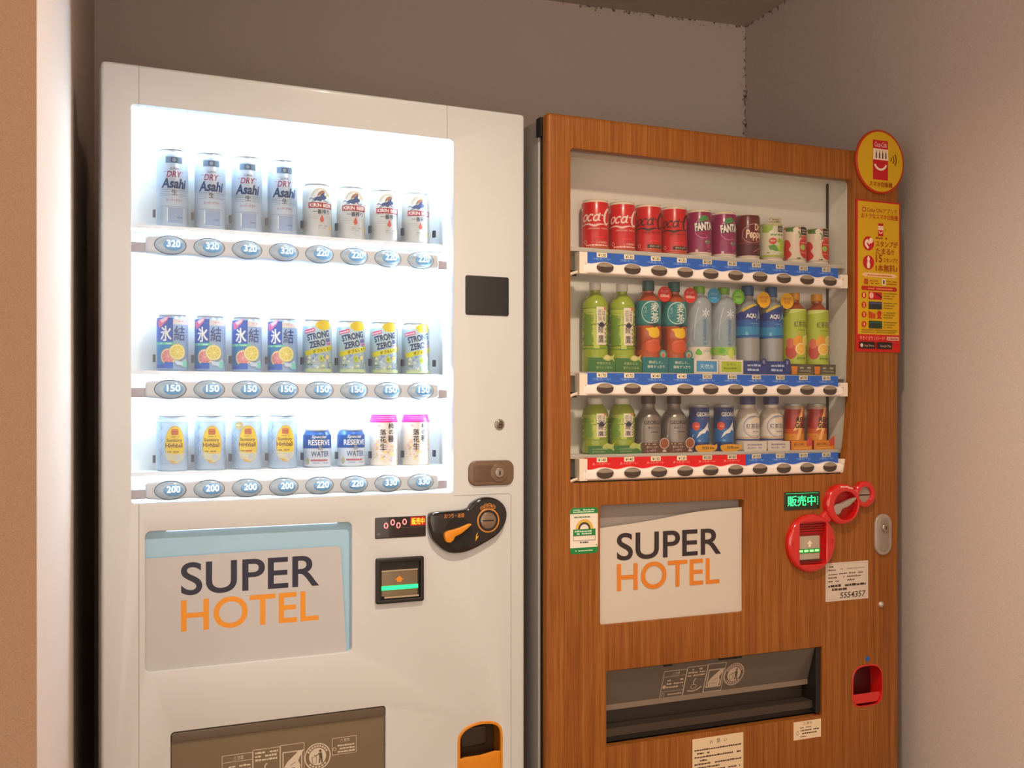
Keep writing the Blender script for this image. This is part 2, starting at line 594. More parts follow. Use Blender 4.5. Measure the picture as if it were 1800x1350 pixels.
# --- lit display compartment behind the window
b = MB(); b.box(46, 116, 900, 796, 122, 1764, WHITE_IN); b.build('backboard', A)
b = MB(); b.box(46, 62, 900, 52, 116, 1764, WHITE_IN); b.build('liner_side', A)
b = MB(); b.box(790, 62, 900, 796, 116, 1764, WHITE_IN); b.build('liner_side', A)
b = MB(); b.box(52, 62, 1756, 790, 116, 1764, WHITE_IN); b.build('liner_top', A)
b = MB(); b.box(52, 62, 900, 790, 116, 906, WHITE_IN); b.build('liner_bottom', A)
b = MB(); b.box(49, 33.5, 902, 793, 35.5, 1761, PANE); b.build('window_pane', A)
b = MB(); b.box(766, 32.3, 918, 792, 33.2, 1752, mat((240, 244, 248), 0.4)); b.build('added_tube_baffle', A)  # baffle added to keep the side tube's direct light off the cans
b = MB(); b.box(60, 40, 1748, 782, 56, 1755, LED_M); b.build('led_tube', A)
b = MB(); b.box(781.5, 25.6, 925, 789, 32, 1744, LED_FILL); b.build('led_tube', A)  # hidden tube added to throw more light onto the left wall

# --- three shelves with a wavy button bar each
BAR_M = mat((196, 208, 224), 0.35)
BTN_RIM = mat((48, 70, 92), 0.25)
BTN_M = mat((146, 164, 180), 0.12, emit=0.25, coat=0.6)
BTN_LENS = mat((96, 144, 184), 0.08, emit=0.35, coat=0.8)
DIGIT_M = mat((248, 252, 255), 0.4, emit=1.3)
b = MB()
b.prism([ell_pts(0, 0, 33, 20, 36)], 1, 6, BTN_RIM)
b.dome(0, 0, 31.5, 18.6, 1, 5, BTN_M)
b.dome(5, 0, 20, 11.5, -3.2, 3.2, BTN_LENS)
BTN_MESH = b.mesh('select_button')
def digits_mesh(s):
    d = MB(); d.flat([(d_text(s, -8, -4.5, 19, 9.5, 0.012), DIGIT_M)], -7.2)
    return d.mesh('price_digits', fix=False)
DIG = {s: digits_mesh(s) for s in ('320', '220', '150', '200', '330')}
clip_b = MB(); clip_b.box(-2.5, -3, -8, 2.5, 8, 8, mat((52, 66, 84), 0.4))
CLIP = clip_b.mesh('can_clip')
PX0, PP = 137.0, 80.3
WROWS = ((1459.5, 1505.0, ('320',) * 4 + ('220',) * 4), (1155.5, 1195.5, ('150',) * 8), (942.5, 980.0, ('200',) * 4 + ('220',) * 2 + ('330',) * 2))
for zc, zs, prices in WROWS:
    top = []; bot = []
    xs = [87 + (745 - 87) * i / 120 for i in range(121)]
    for x in xs:
        w = math.cos((x - PX0) / PP * 2 * math.pi) * 0.5 + 0.5
        e = min(1, (x - 87) / 8, (745 - x) / 8); e = math.sqrt(max(0, 1 - (1 - e) ** 2))
        top.append((x, zc + (13 + 5 * e) + 3.4 * w)); bot.append((x, zc - (13 + 5 * e) - 3.4 * w))
    bar = MB(); bar.prism([bot + top[::-1]], 5, 28, BAR_M, bev=5, steps=4)
    bo = bar.build('button_bar', A)
    for i, p in enumerate(prices):
        put('select_button', BTN_MESH, bo, (PX0 + PP * i, 4, zc))
        put('price_digits', DIG[p], bo, (PX0 + PP * i, 4, zc))
    br = MB(); br.box(59, 10, zc - 17, 88, 26, zc + 3, mat((168, 168, 182), 0.4)); br.build('bar_bracket', A)
    br = MB(); br.box(744, 10, zc - 17, 768, 26, zc + 3, mat((168, 168, 182), 0.4)); br.build('bar_bracket', A)
    sh = MB(); sh.box(60, 36, zs - 9, 782, 116, zs, WHITE_IN)
    so = sh.build('can_shelf', A)
    lt = MB(); lt.box(64, 38, zs - 14, 778, 50, zs - 9.2, LED_M); lt.build('led_tube', A)
    for i in range(9):
        put('can_clip', CLIP, so, (150.6 + 80.2 * i - 40.1, 52, zs + 27))

# --- lower sign: a light box with a printed paper sheet slipped in front of its pale blue panel
PAPER = mat((190, 189, 192), 0.6)
b = MB(); b.box(84, 13.0, 562.5, 533.5, 24.9, 860, mat((160, 200, 226), 0.5)); b.build('sign_backing', A)
b = MB(); b.box(130, 9, 856, 500, 12.9, 858.2, led_mat('sign_lamp_glow', 0.9)); b.build('sign_lamp', A)
pap = [(84, 562), (521, 562), (508, 795)] + ell_pts(499, 796, 8.5, 8.5, 5, 0, 90) + [(300, 803.5), (84, 801)]
b = MB(); b.prism([pap], 8.2, 8.7, PAPER); sp_ = b.build('sign_paper', A)
tag(sp_, 'pale paper sign with navy and orange lettering')
b = MB(); b.flat([(d_text('SUPER', 159, 718, 458, 788, 0.012, res=12), NAVY_INK)], 8.1); b.build('lettering', sp_, fix=False)
b = MB(); b.flat([(d_text('HOTEL', 159, 641, 457, 709, 0.012, res=12), ORANGE_INK)], 8.1); b.build('lettering', sp_, fix=False)

# --- card reader plate, key lock, handle plate
b = MB(); b.prism([rrect(810, 1337.5, 923.5, 1431, 5)], -3, 1, mat((34, 34, 37), 0.55), bev=2); b.build('card_reader', A)
b = MB(); b.prism([ell_pts(899, 1076, 13, 13, 28)], -3, 1, CHROME, bev=2)
b.dome(899, 1076, 9, 9, -3, 2, mat((120, 112, 104), 0.3, metal=0.8)); b.box(895, -5.6, 1075, 903, -4.6, 1077.5, BLACK)
b.build('key_lock', A)
BRONZE = mat((120, 98, 80), 0.35, metal=0.35)
hp = MB(); hp.prism([rrect(817, 930, 936, 990, 20, 6)], -5, 1, BRONZE, bev=3)
ho = hp.build('handle_plate', A)
b = MB(); b.prism([rrect(829, 941, 880, 979, 5)], -6.2, -4.9, mat((104, 84, 68), 0.4, metal=0.3), bev=0.8)
b.build('pull_grip', ho)
b = MB(); b.prism([ell_pts(896, 960, 23, 23, 32)], -7, -4.9, BRONZE, bev=1.5); b.prism([ell_pts(896, 960, 12, 12, 24)], -9.5, -7, CHROME, bev=1.5)
b.box(894.5, -9.9, 955, 897.5, -9.4, 965, BLACK)
b.build('lock_cylinder', ho)

# --- price display: red digits and amber sign in a dark strip
b = MB(); b.prism([rrect(586, 817, 709.5, 865, 2)], -1.5, 1, mat((30, 18, 18), 0.2, coat=0.4), bev=0.6); do = b.build('price_display', A)
RED_LED = mat((255, 120, 120), 0.5, emit=2.0); AMB = mat((255, 190, 50), 0.5, emit=1.3)
b = MB(); b.flat([(d_rect(671, 843, 708, 863.5), mat((170, 30, 14), 0.4, emit=0.25))], -1.6); b.build('lit_field', do, fix=False)
b = MB()
for x, z in ((612, 846), (628, 853), (642, 845.5), (657, 853)):
    b.flat([(d_ring(x, z, 5.2, 7, 2.2, 20), RED_LED)], -1.7)
b.build('coin_digits', do, fix=False)
b = MB(); b.flat([(d_text('販売中', 674, 845.5, 706, 861, 0.012), AMB)], -1.9); b.build('lettering', do, fix=False)
b = MB(); b.box(588, -1.9, 839.6, 708, -1.5, 840.2, mat((96, 84, 76), 0.4)); b.dome(594.5, 826.5, 4.5, 4.5, -1.4, 1.5, mat((96, 98, 104), 0.3)); b.build('indicator', do)

# --- bill acceptor
b = MB(); b.prism([rrect(587, 668, 702.5, 772, 4), rrect(598, 677, 694, 762, 2)], -9, 4, mat((30, 27, 27), 0.4), bev=2.5, hbev=2); bo = b.build('bill_acceptor', A)
b = MB(); b.box(598, -1, 677, 694, 3, 762, DARK); b.build('recess', bo)
b = MB(); b.prism([rrect(600, 684, 688, 744, 2)], -5, -1, mat((128, 112, 92), 0.25, metal=0.3), bev=1); b.build('slot_plate', bo)
b = MB(); b.box(600, -6.2, 741, 688, -5, 744, mat((200, 184, 160), 0.25, metal=0.6)); b.build('slot_lip', bo)
b = MB(); b.flat([(d_poly([(637, 716), (637, 721), (632, 721), (643, 730), (654, 721), (649, 721), (649, 716)]), mat((220, 140, 40), 0.5))], -5.2); b.build('arrow_mark', bo, fix=False)
b = MB(); b.box(600, -7, 699, 688, -5.2, 708, mat((30, 255, 130), 0.4, emit=1.5)); b.build('green_light', bo)
b = MB(); b.box(606, -7, 680, 690, -4.8, 684, mat((196, 178, 156), 0.3, metal=0.5)); b.build('slot_lip', bo)

# --- coin mechanism: black bean-shaped bezel with lever and coin slot
GLOSS_BLK = mat((18, 15, 15), 0.14, coat=0.6)
bean = smooth([(714, 862), (722, 872), (760, 874), (808, 877), (822, 890), (844, 901), (866, 903), (890, 896), (908, 879), (913, 856), (905, 832), (886, 811), (852, 793), (815, 778), (785, 774), (760, 778), (738, 793), (722, 812), (715, 835)], True, 4)
b = MB(); b.prism([bean], -16, 1, GLOSS_BLK, bev=6, steps=4); co = b.build('coin_mechanism', A)
b = MB(); b.prism([ell_pts(786, 822, 36, 36, 32)], -16.6, -15.9, BLACK); b.build('lever_well', co)
lev = smooth([(748, 813), (752, 804), (762, 802), (770, 808), (774, 815), (790, 822), (812, 838), (815, 842), (809, 843), (788, 836), (768, 831), (754, 828), (748, 822)], True, 4)
b = MB(); b.prism([lev], -27, -16.5, mat((222, 136, 14), 0.3, coat=0.3), bev=2); lo_ = b.build('return_lever', co); tag(lo_, 'orange return lever')
RING_O = mat((196, 132, 62), 0.3)
b = MB(); b.prism([ell_pts(862, 848, 29, 29, 40), ell_pts(862, 848, 25.5, 25.5, 40)], -18, -15.5, RING_O, bev=0.8); b.build('coin_ring', co)
b = MB(); b.prism([ell_pts(862, 848, 20, 20, 36)], -18, -15.5, mat((150, 132, 118), 0.28, metal=0.85), bev=1.5); b.box(848, -18.6, 846.6, 876, -17.9, 849.4, BLACK); b.build('coin_slot', co)
b = MB(); b.flat([(d_text('おつり・返却', 750, 858, 800, 868.5, 0.012), (222, 140, 50))], -16.1); b.build('lettering', co, fix=False)
b = MB()
for x, z in ((847, 878), (856, 883), (866, 884), (876, 880)):
    b.flat([(d_ring(x, z, 5.4, 5.4, 1.3, 18), (206, 136, 56)), (d_rect(x - 2.4, z - 1, x + 2.4, z + 1.2), (206, 136, 56))], -16.1)
b.flat([(d_poly([(829, 800), (838, 812), (833, 812), (836, 822), (831, 816)]), (222, 160, 40))], -16.1)
b.build('coin_icons', co, fix=False)

# --- delivery flap
FLAP = mat((128, 112, 90), 0.25, alpha=0.82, coat=0.3)
b = MB(); b.box(128, 62, 150, 620, 64, 440, mat((92, 84, 68), 0.5)); b.build('delivery_chute', A)
fl = MB(); fl.prism([rrect(139, 158, 610, 431, 7)], 6, 9, FLAP, bev=1)
fo = fl.build('delivery_flap', A)
b = MB(); b.prism([rrect(139, 410, 610, 431, 7)], 2.5, 6, mat((96, 84, 70), 0.35), bev=1.2); b.build('flap_lip', fo)
b = MB(); b.box(139, 10, 398, 610, 40, 409, mat((40, 33, 28), 0.5)); b.build('flap_hinge', fo)
b = MB(); b.box(139, 12, 295, 610, 55, 322, mat((50, 44, 36), 0.5)); b.build('chute_ledge', fo)
INK = mat((206, 192, 172), 0.6)
def hand_icon(x, z, k):
    """outline of a hand reaching into the flap"""
    return [(d_poly([(x + p[0] * k, z + p[1] * k) for p in ((10, 8), (48, 8), (50, 22), (44, 34), (52, 50), (60, 62), (44, 58), (30, 46), (16, 34), (8, 22))]), INK),
            (d_stroke([(x + 16 * k, z + 17 * k), (x + 36 * k, z + 17 * k)], 1.5 * k, False), mat((90, 80, 64), 0.6)),
            (d_stroke([(x + 24 * k, z + 24 * k), (x + 38 * k, z + 32 * k)], 1.5 * k, False), mat((90, 80, 64), 0.6))]
def frame_lines(x0, z0, x1, z1, w, m=INK):
    return [(d_rect(x0, z0, x1, z0 + w), m), (d_rect(x0, z1 - w, x1, z1), m), (d_rect(x0, z0, x0 + w, z1), m), (d_rect(x1 - w, z0, x1, z1), m)]
def recycle_mark(x, z, r):
    k = r / 30.0
    d = mat((84, 74, 60), 0.6)
    it = [(d_ring(x, z, r, r, 2.6 * k, 40), INK), (d_ell(x, z, 19.5 * k, 19.5 * k, 36), INK)]
    for i in range(9):
        a = 150 - i * 15
        it.append((rot(d_rect(x - 2.2 * k, z + 21.5 * k, x + 2.2 * k, z + 25.5 * k), a - 90, x, z), INK))
    for i in range(6):
        a = 225 + i * 18
        it.append((rot(d_rect(x - 2.4 * k, z + 21.5 * k, x + 2.4 * k, z + 25.5 * k), a - 90, x, z), INK))
    # figure dropping litter into a basket
    it += [(d_ell(x + 6 * k, z + 12 * k, 3 * k, 3.2 * k, 12), d), (d_poly([(x + 2 * k, z + 8 * k), (x + 10 * k, z + 8 * k), (x + 11 * k, z - 3 * k), (x + 12 * k, z - 15 * k), (x + 8.5 * k, z - 15 * k), (x + 7.5 * k, z - 4 * k), (x + 5 * k, z - 15 * k), (x + 2 * k, z - 15 * k), (x + 4 * k, z - 3 * k)]), d),
           (d_stroke([(x + 4 * k, z + 7 * k), (x - 3 * k, z + 2 * k), (x - 8 * k, z + 4 * k)], 2 * k, False), d),
           (d_stroke([(x - 13 * k, z), (x - 11.5 * k, z - 14 * k), (x - 3.5 * k, z - 14 * k), (x - 2 * k, z), (x - 13 * k, z)], 1.3 * k, False), d)]
    return it
def flap_print(x, z, k, extra):
    """white safety pictograms printed on a delivery flap"""
    it = frame_lines(x, z, x + 66 * k, z + 72 * k, 1.1 * k) + frame_lines(x + 66 * k, z, x + 126 * k, z + 76 * k, 1.1 * k) + frame_lines(x + 126 * k, z + 2, x + 180 * k, z + 78 * k, 1.1 * k)
    it += [(d_rect(x, z + 17 * k, x + 66 * k, z + 18 * k), INK), (d_rect(x, z + 56 * k, x + 66 * k, z + 57 * k), INK),
           (d_text('⚠注意', x + 24 * k, z + 59 * k, x + 46 * k, z + 68 * k), INK)]
    for i in range(3):
        it.append((d_lines(x + 14 * k, x + 62 * k, z + (26 + 9 * i) * k, 4.5 * k, i), INK))
    it += [(d_ell(x + 8 * k, z + 30 * k, 5 * k, 5 * k, 16), INK), (d_lines(x + 14 * k, x + 62 * k, z + 7 * k, 4 * k, 5), INK), (d_ring(x + 8 * k, z + 9 * k, 4.6 * k, 4.6 * k, 1.2 * k, 16), INK)]
    for i in range(3):
        it.append((d_lines(x + 71 * k, x + 121 * k, z + (50 + 8 * i) * k, 4.5 * k, 9 + i), INK))
    it += [(d_stroke([(x + 78 * k, z + 12 * k), (x + 92 * k, z + 10 * k), (x + 106 * k, z + 13 * k), (x + 118 * k, z + 20 * k)], 3 * k), INK),
           (d_ring(x + 94 * k, z + 22 * k, 9 * k, 6 * k, 1.4 * k, 20), INK), (d_stroke([(x + 94 * k, z + 26 * k), (x + 92 * k, z + 36 * k), (x + 97 * k, z + 44 * k)], 2.4 * k), INK)]
    it += frame_lines(x + 131 * k, z + 14 * k, x + 175 * k, z + 62 * k, 2.2 * k) + hand_icon(x + 128 * k, z + 10 * k, 0.86 * k)
    it += recycle_mark(x + 210 * k, z + 42 * k, 30 * k)
    if extra:
        it += frame_lines(x + 243 * k, z + 40 * k, x + 300 * k, z + 78 * k, 1.0 * k)
        it += [(d_text('⚠警告', x + 262 * k, z + 67 * k, x + 284 * k, z + 75 * k), INK)]
        for i in range(3):
            it.append((d_lines(x + 256 * k, x + 296 * k, z + (44 + 7 * i) * k, 4 * k, 20 + i), INK))
        it.append((d_ring(x + 249 * k, z + 53 * k, 4 * k, 4 * k, 1.1 * k, 14), INK))
    return it
b = MB(); b.flat(flap_print(244, 295, 1.0, True), 5.9, 0.01); b.build('safety_print', fo, fix=False)

# --- coin return cup
ORANGE = mat((214, 132, 18), 0.3, coat=0.4)
b = MB(); b.prism([offset(cup, 3), offset(cup, -3)], -2.5, 3, ORANGE, bev=1.5); ro = b.build('coin_return', A); tag(ro, 'orange framed coin return cup')
b = MB(); b.box(785, 40, 220, 912, 61, 372, mat((60, 40, 18), 0.4)); b.build('cup_back', ro)
b = MB(); b.prism([smooth([(795, 283), (850, 286), (902, 289), (902, 250), (894, 234), (870, 229), (825, 229), (803, 234), (795, 250)], True, 3)], 1, 5, ORANGE, bev=1.5); b.build('cup_lip', ro)
b = MB(); b.prism([cup, offset(cup, -1.2)], 3, 40, mat((150, 84, 14), 0.35)); b.build('cup_wall', ro)
b = MB(); b.prism([rrect(812, 300, 880, 346, 10)], 30, 34, mat((46, 36, 30), 0.2, alpha=1.0, coat=0.5), bev=1); b.build('cup_flap', ro)

# ================================================================== the wood-fronted vending machine
WOOD = wood_mat()
GREY_IN = mat((232, 226, 216), 0.55)
B = FB.empty('vending_machine')
tag(B, 'wood-fronted vending machine with unlit display of cans and bottles', 'vending machine')
winb = [(63.4, 936), (68, 931.5), (700, 932.5), (908, 933.5), (914, 938), (921, 975), (930, 1030), (938, 1110), (943, 1200), (946, 1300), (946.4, 1500), (946.4, 1742), (940, 1749), (70, 1751), (63.4, 1745)]
signb = rrect(145.7, 577.5, 578, 874.5, 8)
slotb = rrect(163.5, 274, 839, 462, 4)
cupb = smooth([(943, 350), (943, 320), (945, 300), (956, 286), (975, 282), (1010, 282), (1036, 286), (1049, 300), (1051, 320), (1051, 352), (1047, 375), (1030, 392), (997, 396), (964, 392), (947, 375)], True, 3)
b = MB(); b.prism([rrect(0, 15, 1112, 1832, 10), winb, signb, slotb, cupb], 0, 25, WOOD, bev=9, hbev=1.2, steps=4); b.build('door_panel', B)
BLK_EDGE = mat((16, 13, 11), 0.4)
b = MB(); b.prism([rrect(1.5, 17, 1110.5, 1829, 9), rrect(55, 920, 960, 1762, 4), slotb, cupb], 25, 38, BLK_EDGE); b.build('door_body', B)
b = MB(); b.prism([rrect(4, 20, 1108, 1826, 4), rrect(46, 60, 1062, 1795, 4)], 38, 46, mat((8, 7, 7), 0.4)); b.build('door_gasket', B)
STEEL = mat((178, 174, 170), 0.4, metal=0.2)
b = MB(); b.prism([rrect(-2, 15, 1114, 1824, 3), rrect(46, 60, 1062, 1795, 4)], 46, 140, STEEL, bev=1.5); b.build('cabinet_flange', B)
b = MB(); b.box(-2, 140, 30, 1114, 640, 1822, mat((178, 174, 170), 0.5)); b.build('cabinet', B)
for x, z in ((-5, 1780), (-5, 40)):
    b = MB(); b.box(x, 28, z, x + 8, 52, z + 46, mat((20, 20, 20), 0.4)); b.build('door_hinge', B)
for x in (60, 1050):
    for y in (200, 580):
        b = MB(); b.lathe([(24, 0), (24, 8), (12, 10), (12, 34)], mat((60, 60, 60), 0.5), 16, cx=x, cy=y); b.build('foot', B)
# compartment
b = MB(); b.box(52, 112, 905, 964, 118, 1768, GREY_IN); b.build('backboard', B)
b = MB(); b.box(52, 66, 905, 58, 112, 1768, GREY_IN); b.build('liner_side', B)
b = MB(); b.box(949, 26, 915, 955, 104, 1764, GREY_IN); b.build('liner_side', B)
b = MB(); b.box(946, 104, 915, 956, 112, 1764, mat((58, 52, 48), 0.6)); b.build('liner_seal', B)
b = MB(); b.box(58, 66, 1758, 949, 112, 1768, GREY_IN); b.build('liner_top', B)
b = MB(); b.box(58, 66, 905, 949, 112, 921, GREY_IN); b.build('liner_bottom', B)
PANEB = glass_mat('clear_front_pane', (0.96, 0.965, 0.96))
b = MB(); b.box(56, 30, 922, 948.5, 33, 1760, PANEB); b.build('window_pane', B)

# --- three shelves: white tube bar, dark oval buttons, coloured price strip
BARB = mat((236, 224, 216), 0.28, coat=0.3)
BTN_D = mat((66, 52, 44), 0.22, coat=0.4)
BTN_SHEEN = mat((146, 130, 112), 0.3)  # ceiling reflection on the button's upper half, painted as a paler piece
b = MB()
b.prism([ell_pts(0, 0, 26.2, 14.4, 36), ell_pts(0, 0, 24.5, 13.2, 36)], -1.5, 2, mat((222, 212, 204), 0.3), bev=0.6)
b.prism([smooth([(-24.3, 2), (-21, -8), (-12, -12.6), (0, -13.3), (12, -12.6), (21, -8), (24.3, 2), (20, 8.5), (10, 12.2), (0, 13), (-10, 12.2), (-20, 8.5)], True, 3)], -1, 3, BTN_D, bev=1.5)
b.prism([smooth([(-21, 4.2), (-12, 2.3), (0, 1.6), (12, 2.3), (21, 4.2), (18, 8.6), (9, 11.5), (0, 12.2), (-9, 11.5), (-18, 8.6)], True, 3)], -1.6, 0, BTN_SHEEN, bev=0.4)
BTNB = b.mesh('select_button')
BLUE_STRIP = mat((44, 92, 178), 0.4); BLUE_FADE = mat((82, 116, 186), 0.4)
RED_STRIP = mat((204, 22, 26), 0.4); RED_FADE = mat((206, 66, 68), 0.4)
def price_mesh(s, hot, shaded):
    t = MB()
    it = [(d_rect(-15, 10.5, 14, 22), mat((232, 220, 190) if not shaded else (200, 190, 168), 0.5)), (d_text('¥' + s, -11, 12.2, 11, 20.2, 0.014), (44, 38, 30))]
    if hot:
        it.append((d_text('あったか〜い', -27, 3.2, 24, 9.6, 0.01), (244, 150, 140)))
    else:
        it.append((d_text('つめた〜い', -27, 3.2, 24, 9.6, 0.01), (150, 184, 232)))
    t.flat(it, 0, 0.1)
    return t.mesh('price_tag', fix=False)
PT = {}
QX0, QP = 160.5, 78.35
BROWS = ((1463.5, 1502, 1516, ('130', '130', '130', '130', '130', '130', '130', '130', '130', '130'), 0),
         (1163.5, 1203, 1206, ('170', '170', '140', '140', '130', '160', '160', '160', '170', '170'), 0),
         (952.5, 992, 999, ('140', '140', '130', '130', '130', '120', '150', '150', '130', '130'), 6))
for zc, zt, zs, prices, hot in BROWS:
    top = []; xs = [100 + (918 - 100) * i / 150 for i in range(151)]
    for x in xs:
        w = math.cos((x - QX0) / QP * 2 * math.pi) * 0.5 + 0.5
        top.append((x, zc + 10 + 5.5 * w))
    bar = MB(); bar.prism([[(918, zc - 17), (918, zc + 10)] + top[::-1] + [(100, zc + 10), (100, zc - 17)]], 2, 29, BARB, bev=8, steps=5)
    bo = bar.build('button_bar', B)
    for i, p in enumerate(prices):
        put('select_button', BTNB, bo, (QX0 + QP * i, 2.2, zc))
    # coloured strip behind the wave, one piece per run of colour
    cuts = [(110, 905, False)] if not hot else [(110, QX0 + QP * (hot - 0.48), True), (QX0 + QP * (hot - 0.48) + 1, 905, False)]
    for x0, x1, red in cuts:
        st = MB(); st.box(x0, 14, zc + 4, x1, 17, zt, RED_STRIP if red else BLUE_STRIP)
        s_ = st.build('price_strip', B); tag(s_, 'red strip of price tags' if red else 'blue strip of price tags')
        for i, p in enumerate(prices):
            if x0 <= QX0 + QP * i <= x1:
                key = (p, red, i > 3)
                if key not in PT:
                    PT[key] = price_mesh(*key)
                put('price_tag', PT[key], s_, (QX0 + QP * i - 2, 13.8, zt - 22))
    for x0, x1 in ((90, 112), (905, 930)):
        br = MB(); br.box(x0, 4, zc - 16.5, x1, 29, zt - (2 if x0 < 500 else 18), mat((226, 212, 194), 0.4)); br.build('bar_bracket', B)
    br = MB(); br.tube([(62, 20, zc - 24), (78, 18, zc - 16), (92, 18, zc - 12)], 4, mat((214, 198, 176), 0.4)); br.build('bar_cable', B)
    br = MB(); br.box(76, 20, zc - 22, 90, 28, zc - 8, DARK); br.build('bar_hook', B)
    sh = MB(); sh.box(60, 36, zs - 10, 946, 112, zs, mat((206, 196, 184), 0.5)); sh.build('drink_shelf', B)

# --- lower sign: paper sheet with a curved top edge in front of a grey backing
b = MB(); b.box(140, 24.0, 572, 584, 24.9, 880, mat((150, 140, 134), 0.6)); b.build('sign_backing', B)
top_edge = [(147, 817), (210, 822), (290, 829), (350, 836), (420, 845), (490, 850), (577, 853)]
pm = MB()
gv = []; gf = []
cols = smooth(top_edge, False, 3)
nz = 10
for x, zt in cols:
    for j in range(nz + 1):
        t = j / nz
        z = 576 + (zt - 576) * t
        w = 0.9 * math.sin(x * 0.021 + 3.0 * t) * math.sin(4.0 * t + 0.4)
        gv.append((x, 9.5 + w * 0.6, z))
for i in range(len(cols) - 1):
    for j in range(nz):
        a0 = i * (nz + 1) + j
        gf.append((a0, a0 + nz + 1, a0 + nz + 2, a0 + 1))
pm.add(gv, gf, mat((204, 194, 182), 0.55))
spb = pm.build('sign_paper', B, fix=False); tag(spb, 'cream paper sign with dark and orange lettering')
b = MB(); b.flat([(d_text('SUPER', 198, 733, 511, 802, 0.012, res=12), (48, 38, 42))], 8.6); b.build('lettering', spb, fix=False)
b = MB(); b.flat([(d_text('HOTEL', 198, 656, 506, 725, 0.012, res=12), (216, 126, 36))], 8.6); b.build('lettering', spb, fix=False)

# --- green and white rainbow sticker
GRN = (14, 128, 62)
st = MB(); st.prism([rrect(62, 758, 139, 871, 9)], -0.5, 0.3, mat((232, 222, 206), 0.45)); so = st.build('rainbow_sticker', B); tag(so, 'white and green sticker with a rainbow')
it = [(d_poly(rrect(62, 758, 139, 780, 8)[:12] + [(139, 773), (62, 773)] + rrect(62, 758, 139, 780, 8)[18:]), GRN), (d_poly([(62, 856), (139, 856)] + rrect(62, 840, 139, 871, 9)[6:18]), GRN),
      (d_lines(70, 130, 864, 3, 1), (210, 226, 196)), (d_lines(70, 128, 859, 3, 2), (210, 226, 196)), (d_lines(76, 126, 764, 3, 3), (210, 226, 196)),
      (d_lines(73, 126, 846, 4, 4), (110, 130, 100)),
      (d_ring(101, 818, 24, 24, 5, 24, 0, 180), (222, 166, 60)), (d_ring(101, 818, 20, 20, 3, 24, 0, 180), (220, 196, 60)), (d_ring(101, 818, 17.5, 17.5, 5.5, 24, 0, 180), (70, 60, 66)),
      (d_rect(70, 803, 132, 818), GRN), (d_lines(74, 128, 811, 4, 5), (210, 226, 196)), (d_lines(80, 122, 805, 4, 6), (210, 226, 196))]
it += frame_lines(70, 790, 132, 803, 0.9, mat((40, 50, 40))) + [(d_ell(91, 786, 2.2, 2.2, 10), (50, 56, 50)), (d_lines(96, 112, 784, 4, 7), (70, 76, 66))]
b = MB(); b.flat(it, -0.5, 0.04); b.build('sticker_print', so, fix=False)

# --- green LED sign
b = MB(); b.prism([rrect(708, 840, 827, 888, 2)], -2.5, 1, mat((10, 44, 30), 0.15, coat=0.5), bev=0.8); lo_ = b.build('status_sign', B)
GLED = mat((50, 255, 150), 0.5, emit=1.3)
b = MB(); b.flat([(d_text('販売中', 718, 850, 812, 878, 0.012), GLED)], -2.6); b.build('lettering', lo_, fix=False)
b = MB(); b.flat([(d_rect(712, 883.6, 822, 884.6), mat((30, 200, 120), 0.5, emit=0.8))] + [(d_rect(818, 852 + 6 * i, 820.5, 856 + 6 * i), mat((30, 220, 130), 0.5, emit=1.2)) for i in range(4)], -2.6); b.build('edge_glow', lo_, fix=False)

# --- red triple-ring money unit
RED = mat((200, 20, 18), 0.15, coat=1.0); RED_D = mat((168, 12, 14), 0.3)
mo = put('money_unit', None, B); tag(mo, 'red money unit of three joined rings')
b = MB(); b.prism([ell_pts(791, 749, 80, 79, 48), rrect(748, 692, 838, 806, 6)], -18, 1, RED, bev=9, hbev=3, steps=4); b.build('bill_ring', mo)
b = MB(); b.prism([ell_pts(896, 851, 58, 56, 44), ell_pts(903, 847, 41, 39, 40)], -22, 1, RED, bev=8, hbev=3, steps=4); b.build('lever_ring', mo)
b = MB(); b.prism([ell_pts(978, 875, 37, 37, 36), ell_pts(976, 874, 22, 22, 32)], -16, 1, RED, bev=7, hbev=2, steps=4); b.build('coin_ring', mo)
b = MB(); b.prism([smooth([(826, 816), (846, 800), (868, 822), (848, 838)], True, 3)], -14, 1, RED, bev=4); b.prism([smooth([(938, 858), (952, 844), (958, 880), (946, 886)], True, 3)], -13, 1, RED, bev=4); b.build('ring_link', mo)
b = MB(); b.box(746, -1, 690, 840, 3, 808, RED_D); b.build('bill_recess', mo)
b = MB()
for i in range(4):
    b.box(750, -8, 776 + 6.5 * i, 836, -1, 779 + 6.5 * i, RED_D)
b.build('recess_ribs', mo)
b = MB(); b.prism([rrect(750, 704, 822, 768, 2)], -9, -1, mat((176, 160, 140), 0.35), bev=1.5); b.build('bill_plate', mo)
b = MB(); b.flat([(d_poly([(783, 738), (783, 747), (777, 747), (787, 757), (797, 747), (791, 747), (791, 738)]), (236, 220, 190)), (d_ring(787, 746, 18, 14, 1, 24), (196, 182, 160))], -9.1); b.build('arrow_mark', mo, fix=False)
b = MB()
for i in range(4):
    b.box(750 + 18 * i, -11, 726, 763 + 18 * i, -9, 731, mat((130, 255, 120), 0.4, emit=2.0))
b.build('green_light', mo)
b = MB(); b.box(750, -10.5, 722.5, 822, -9, 734, mat((30, 150, 60), 0.3)); b.build('light_bar', mo)
b = MB(); b.box(752, -12, 700, 826, -8, 704, mat((70, 20, 20), 0.4)); b.build('slot_edge', mo)
b = MB(); b.flat([(d_ring(727, 748, 5, 7, 2.2, 16, 60, 300), RED_D), (d_ring(855, 751, 5, 7, 2.2, 16, -120, 120), RED_D)], -18.3); b.build('moulded_marks', mo, fix=False)
b = MB(); b.prism([ell_pts(903, 847, 42, 40, 40)], -2, 2, RED_D); b.build('lever_well', mo)
